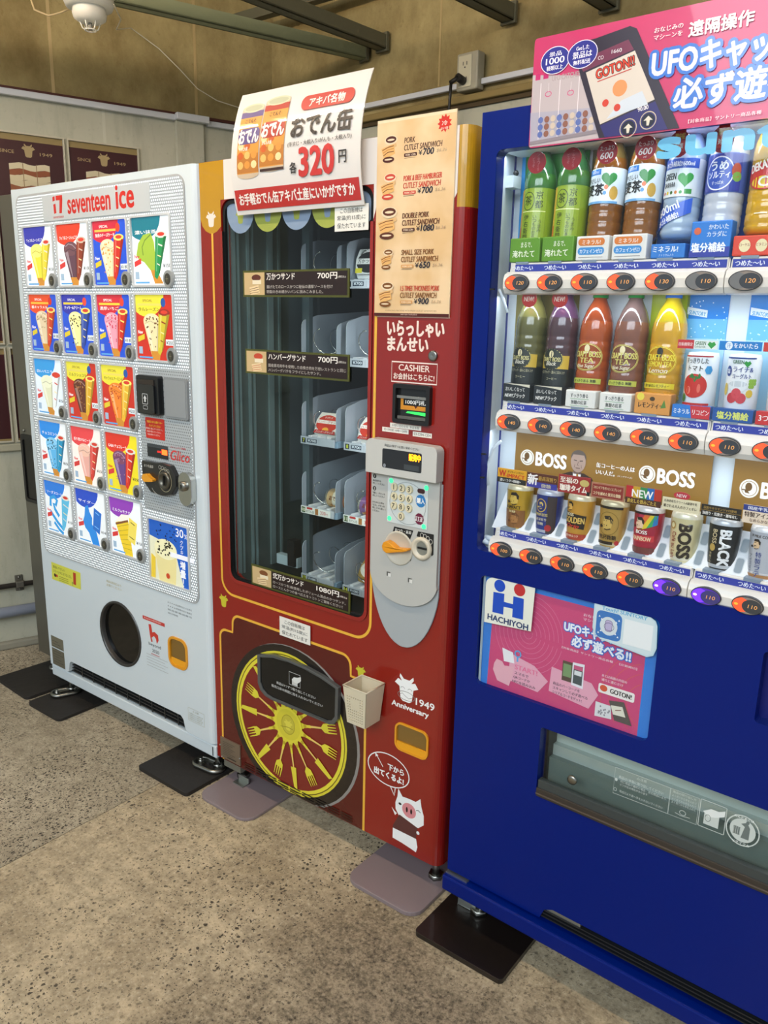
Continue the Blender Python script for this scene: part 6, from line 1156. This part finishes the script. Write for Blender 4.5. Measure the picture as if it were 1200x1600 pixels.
P.poly([(.228, .744), (.318, .735), (.334, .714), (.316, .678), (.225, .688)], PK2).rect(.252, .722, .274, .766, '#5a4a40').rect(.254, .732, .272, .76, '#7a9a6a').poly([(.274, .768), (.300, .770), (.300, .716), (.274, .718)], '#e8e8ec').poly([(.277, .762), (.297, .764), (.297, .722), (.277, .723)], '#4a5658').rect(.279, .742, .295, .752, '#e0e4e4').rect(.277, .724 + .03, .297, .757 + .006, '#c85a80')
for k, s_ in enumerate(('商品のバーコードを', 'スキャンして必ず遊べる', 'シリアルコードをゲット!')): P.text(s_, .234, .706 - k * .010, (.060, .078, .066)[k], .007, '#4a3a48', .01)
P.text('あとは画面の内容の', .338, .757, .052, .006, '#f4dce4', .01).text('通りに進むだけ', .338, .748, .045, .006, '#f4dce4', .01)
P.poly(rrect(.333, .722, .408, .742, .004), '#f2ece6').ell(.344, .733, .008, .007, '#d85a3c', 14).text('GOTON!', .358, .727, .044, .010, '#22201e', .04)
P.poly([(.330, .700), (.362, .700), (.366, .672), (.330, .668)], '#e0e0e0').poly([(.357, .711), (.388, .717), (.408, .672), (.372, .672)], '#5a5450').poly([(.362, .702), (.386, .706), (.394, .686), (.368, .684)], '#e6e2d0').line([(.372, .694), (.384, .698)], .002, '#7a4a3a')
for k in range(14): P.ell(.335 + random.random() * .026, .676 + random.random() * .018, .0018, .0022, '#8a8a92', 6)
P.rect(.0525, .655, .058, .908, '#a8b8c0').build('advert_sheet', t)
MB().box(.052, .4445, .0065, .008, .655, .909, PANE2).build('advert_pane', t)
o = MB().plate([(.0645, .803), (.179, .812), (.182, .909)] + [(.082 + .018 * math.cos(a), .890 + .018 * math.sin(a)) for a in [PI / 2 + PI / 2 * k / 6 for k in range(7)]], [], .001, .002, mat('#dfe2d8', .4)).build('dealer_sticker', t)
P = Print(y=.001); HB = '#1448b8'
P.ell(.0985, .894, .0135, .0135, HB).ell(.1465, .896, .0135, .0135, '#b82c30').poly([(.084, .877), (.111, .879), (.111, .861), (.133, .861), (.133, .879), (.158, .879), (.159, .833), (.133, .832), (.133, .851), (.111, .850), (.111, .832), (.084, .831)], HB).text('HACHIYOH', .073, .812, .099, .013, '#1c3464', .03); P.build('print', o)
o = MB().plate([(.313, .9085), (.426, .9085), (.436, .903), (.440, .894), (.443, .850), (.438, .834), (.426, .828), (.332, .838), (.318, .846), (.313, .858)], [], .001, .002, mat('#b8d4e0', .3)).build('touch_sticker', t)
P = Print(y=.001); P.poly([(.316, .9075), (.424, .9075), (.433, .902), (.437, .893), (.440, .851), (.435, .836), (.425, .831), (.333, .841), (.321, .848), (.316, .860)], '#c6d8e0').text('Touch! SUNTORY', .330, .900, .090, .0075, '#58a0cc', .03)
P.poly(rrect(.320, .842, .372, .898, .010), '#3a72b8').ell(.346, .869, .018, .019, '#c8d4dc', 24).poly(rrect(.339, .858, .353, .881, .005), '#b0a8cc').line(rrect(.339, .858, .353, .881, .005), .0009, '#5a4a7a', True).line(ell(.347, .868, .010, .008, 18), .0009, '#5a4a7a', True)
for u, v in ((.326, .886), (.331, .881), (.366, .886), (.361, .881), (.326, .852), (.331, .857), (.366, .852), (.361, .857)): P.poly([(u - .002, v - .002), (u + .002, v - .002), (u, v + .002)], '#e0e8f0')
P.rect(.377, .842, .433, .893, '#dfe6ea').build('print', o)
# dispensing hatch
MB().box(.215, .81, .09, .10, .43, .615, mat('#4a5250', .4)).box(.215, .81, .03, .10, .432, .441, DARK).box(.215, .225, .03, .10, .44, .61, DARK).build('hatch_back', t)
MB().box(.225, .80, .070, .088, .545, .612, mat('#c4cbc7', .35)).box(.225, .80, .030, .07, .600, .612, mat('#c9cfcb', .3)).box(.225, .80, .055, .075, .520, .545, mat('#c3cbc8', .2, .3)).box(.225, .80, .040, .088, .441, .520, mat('#6e7a76', .3)).build('hatch_inner', t)
hp = MB().box(.228, .80, .006, .0075, .480, .604, glass_mat('smoky_pane', (.92, .95, .94, 1), .1)).build('hatch_flap', t, label='smoky clear delivery flap')
MB().box(.222, .80, .0, .014, .462, .482, mat('#3c4242', .2)).box(.220, .80, -.003, .010, .443, .463, mat('#39322c', .35)).box(.220, .80, -.006, .0, .449, .452, mat('#54493e', .35)).build('hatch_sill', t, bevel=.001)
MB().box(.236, .80, .0025, .004, .520, .540, mat('#b9c4c0', .15)).build('glare_strip', hp) if False else None
m = MB(); m.lathe([(.0105, 0), (.0105, .003), (.006, .005), (.0001, .005)], 0, 0, METAL, 18); m.v = [(.298 + a, .004 - c, .511 + b) for a, b, c in m.v]; m.build('hatch_bolt', hp)
P = Print(y=.0035); LC = '#c4ccc8'
P.line([(.387, .519), (.498, .521), (.498, .577), (.387, .577)], .0009, LC, True).line([(.499, .521), (.553, .522), (.553, .578), (.499, .577)], .0009, LC, True).line(rrect(.556, .523, .603, .579, .002), .0012, LC, True)
P.text('⚠注意' if False else '△注意', .432, .568, .02, .006, LC).text('商品は1本毎に取り出してください', .396, .556, .090, .007, LC, .01).text('同じ商品が連続の場合、次の商品により', .400, .548, .092, .0055, LC).text('ビンが出る場合があります', .400, .541, .056, .0055, LC).text('取出口より奥へ手を入れないでください', .400, .526, .088, .0055, LC)
P.ell(.391, .551, .003, .0035, LC, 12).line(ell(.391, .529, .003, .0035, 12), .0008, LC, True)
P.text('商品の取り出し方', .504, .570, .044, .005, LC)
for k in range(3): P.text('よく見てから手を入れて', .503, .562 - k * .007, .046, .005, LC)
P.line([(.512, .530), (.524, .528), (.540, .530)], .001, LC).line(ell(.526, .535, .006, .005, 10), .001, LC, True)
P.rect(.565, .531, .592, .556, LC).poly([(.562, .556), (.576, .566), (.590, .566), (.601, .572), (.601, .560), (.586, .552), (.574, .548)], '#dfe4e2').line(ell(.572, .545, .005, .007, 12), .001, '#5a6462', True)
P.line(ell(.634, .547, .0285, .030, 32), .0022, LC, True).ell(.634, .547, .0225, .0235, LC).rect(.618, .536, .630, .552, '#6a7472').poly([(.632, .532), (.637, .556), (.630, .560), (.640, .566), (.646, .556), (.646, .532)], '#6a7472').ell(.641, .566, .003, .0035, '#6a7472', 10)
for k in range(4): P.line([(.619 + k * .0035, .537), (.619 + k * .0035, .551)], .0006, LC)
P.text('のんだあとは', .634, .570, .034, .005, '#eef2f0', .01, al='c').text('リサイクル', .634, .5185, .030, .005, '#eef2f0', .01, al='c')
P.build('flap_print', hp)
# pink poster standing on the machine front
t = thing('campaign_sign', 'large pink campaign board with phone picture on top of the blue machine', 'sign', bw(.112, -.012, 1.755), BR_)
MB().plate(rrect(0, 0, .74, .182, .006), [], 0, .0025, mat('#bc2c62', .3, coat=.5)).build('board', t)
P = Print(y=0, rough=.25, coat=.5); ox = lambda s: s - .112; oz = lambda z: z - 1.755
Pt = lambda L: [(ox(a), oz(b)) for a, b in L]
P.poly(Pt([(.112, 1.878), (.216, 1.862), (.262, 1.757), (.114, 1.757)]), '#b8acb0').poly(Pt([(.112, 1.815), (.236, 1.808), (.258, 1.765), (.114, 1.765)]), '#a8a4b4').rect(ox(.118), oz(1.868), ox(.128), oz(1.878), '#b8286a').rect(ox(.134), oz(1.868), ox(.144), oz(1.876), '#b8286a').text('UFO CATCHER', ox(.152), oz(1.862), .055, .009, '#a89a9c', .02)
for x in (.130, .168, .205): P.line(Pt([(x, 1.862), (x + .001, 1.768)]), .0012, '#e8e0e4')
for x, z in ((.146, 1.842), (.190, 1.838)): P.line([(x_, z_) for x_, z_ in ell(ox(x), oz(z), .006, .004, 14)], .0014, '#c85a80', True).line(Pt([(x, z + .004), (x, z + .018)]), .0008, '#d8d0d4')
for k in range(26):
    x = .134 + (k % 9) * .0125; z = 1.776 + (k // 9) * .012; P.ell(ox(x), oz(z), .0052, .0056, ('#5a6aa8', '#8a5a4a', '#c8b8a8')[(k * 7) % 3], 10)
P.poly(Pt([(.114, 1.766), (.255, 1.772), (.258, 1.766), (.114, 1.760)]), '#8a8088')
P.poly(Pt([(.207, 1.862), (.189, 1.915), (.230, 1.917), (.291, 1.925), (.303, 1.919), (.391, 1.757), (.251, 1.757)]), '#2a2030').poly(Pt([(.217, 1.866), (.303, 1.886), (.345, 1.806), (.251, 1.779)]), '#d0c6bc').poly(Pt([(.251, 1.777), (.346, 1.803), (.372, 1.757), (.262, 1.757)]), '#2c2668').poly(Pt([(.200, 1.886), (.290, 1.905), (.301, 1.888), (.212, 1.868)]), '#6a2c48')
P.text('GOTON!!', ox(.238), oz(1.852), .068, .015, '#3a1410', .06, rot=.18).text('GOTON!!', ox(.238), oz(1.852), .068, .015, '#c8381c', .02, rot=.18).line(Pt([(.240, 1.848), (.300, 1.859)]), .0015, '#b83020')
P.poly(Pt([(.286, 1.812), (.322, 1.822), (.334, 1.800), (.262, 1.786)]), '#c8d0dc').ell(ox(.258), oz(1.812), .006, .006, '#c83c28', 14).ell(ox(.280), oz(1.802), .006, .006, '#c83c28', 14).ell(ox(.282), oz(1.832), .013, .013, '#e89058', 16)
for x, z, r in ((.303, 1.767, .0145), (.337, 1.775, .0135)): P.line(ell(ox(x), oz(z), r, r, 22), .0015, '#c8b8a0', True).ell(ox(x), oz(z), r * .8, r * .8, '#14142c').poly([(ox(x) - .008, oz(z)), (ox(x), oz(z) + .007), (ox(x) + .008, oz(z)), (ox(x) + .003, oz(z)), (ox(x) + .002, oz(z) - .008), (ox(x) - .002, oz(z) - .008), (ox(x) - .003, oz(z))], '#d8d0c0')
P.text('90.00', ox(.318), oz(1.790), .018, .007, '#e8e4e8', .02, rot=.15).text('CO', ox(.238), oz(1.882), .01, .006, '#d8d0d8', .01).text('1660', ox(.262), oz(1.888), .018, .006, '#d8d0d8', .01)
for x, z, s1, s2, s3 in ((.156, 1.895, '景品', '1000', '種類以上'), (.208, 1.896, 'Getした', '景品は', '無料配送')):
    P.ell(ox(x), oz(z), .0285, .0225, '#e8e0f0', 30).ell(ox(x), oz(z), .0272, .0212, '#2a2a88', 30)
    P.text(s1, ox(x), oz(z) + .007, .024, .007, '#f0eef8', .015, al='c').text(s2, ox(x), oz(z) - .0055, .036, .0105, '#f0eef8', .02, al='c').text(s3, ox(x), oz(z) - .0155, .032, .0075, '#f0eef8', .015, al='c')
P.text('おなじみの', ox(.334), oz(1.906), .047, .0075, '#f6e4ea', .015, rot=-.0).text('マシーンを', ox(.334), oz(1.895), .047, .0075, '#f6e4ea', .015).text('遠隔操作', ox(.391), oz(1.890), .098, .022, '#e6dee0', .02)
for s_, x, z, w_, h_ in (('UFOキャッチャーで', .336, 1.838, .34, .042), ('必ず遊べる!!', .378, 1.786, .26, .044)):
    P.text(s_, ox(x), oz(z), w_, h_, '#2f6cc8', .10).text(s_, ox(x), oz(z), w_, h_, '#dcd8e2', .022)
P.text('【対象商品】サントリー商品各種　【応募締切】2020年', ox(.405), oz(1.7615), .19, .006, '#f6dce6', .01)
P.build('print', t)
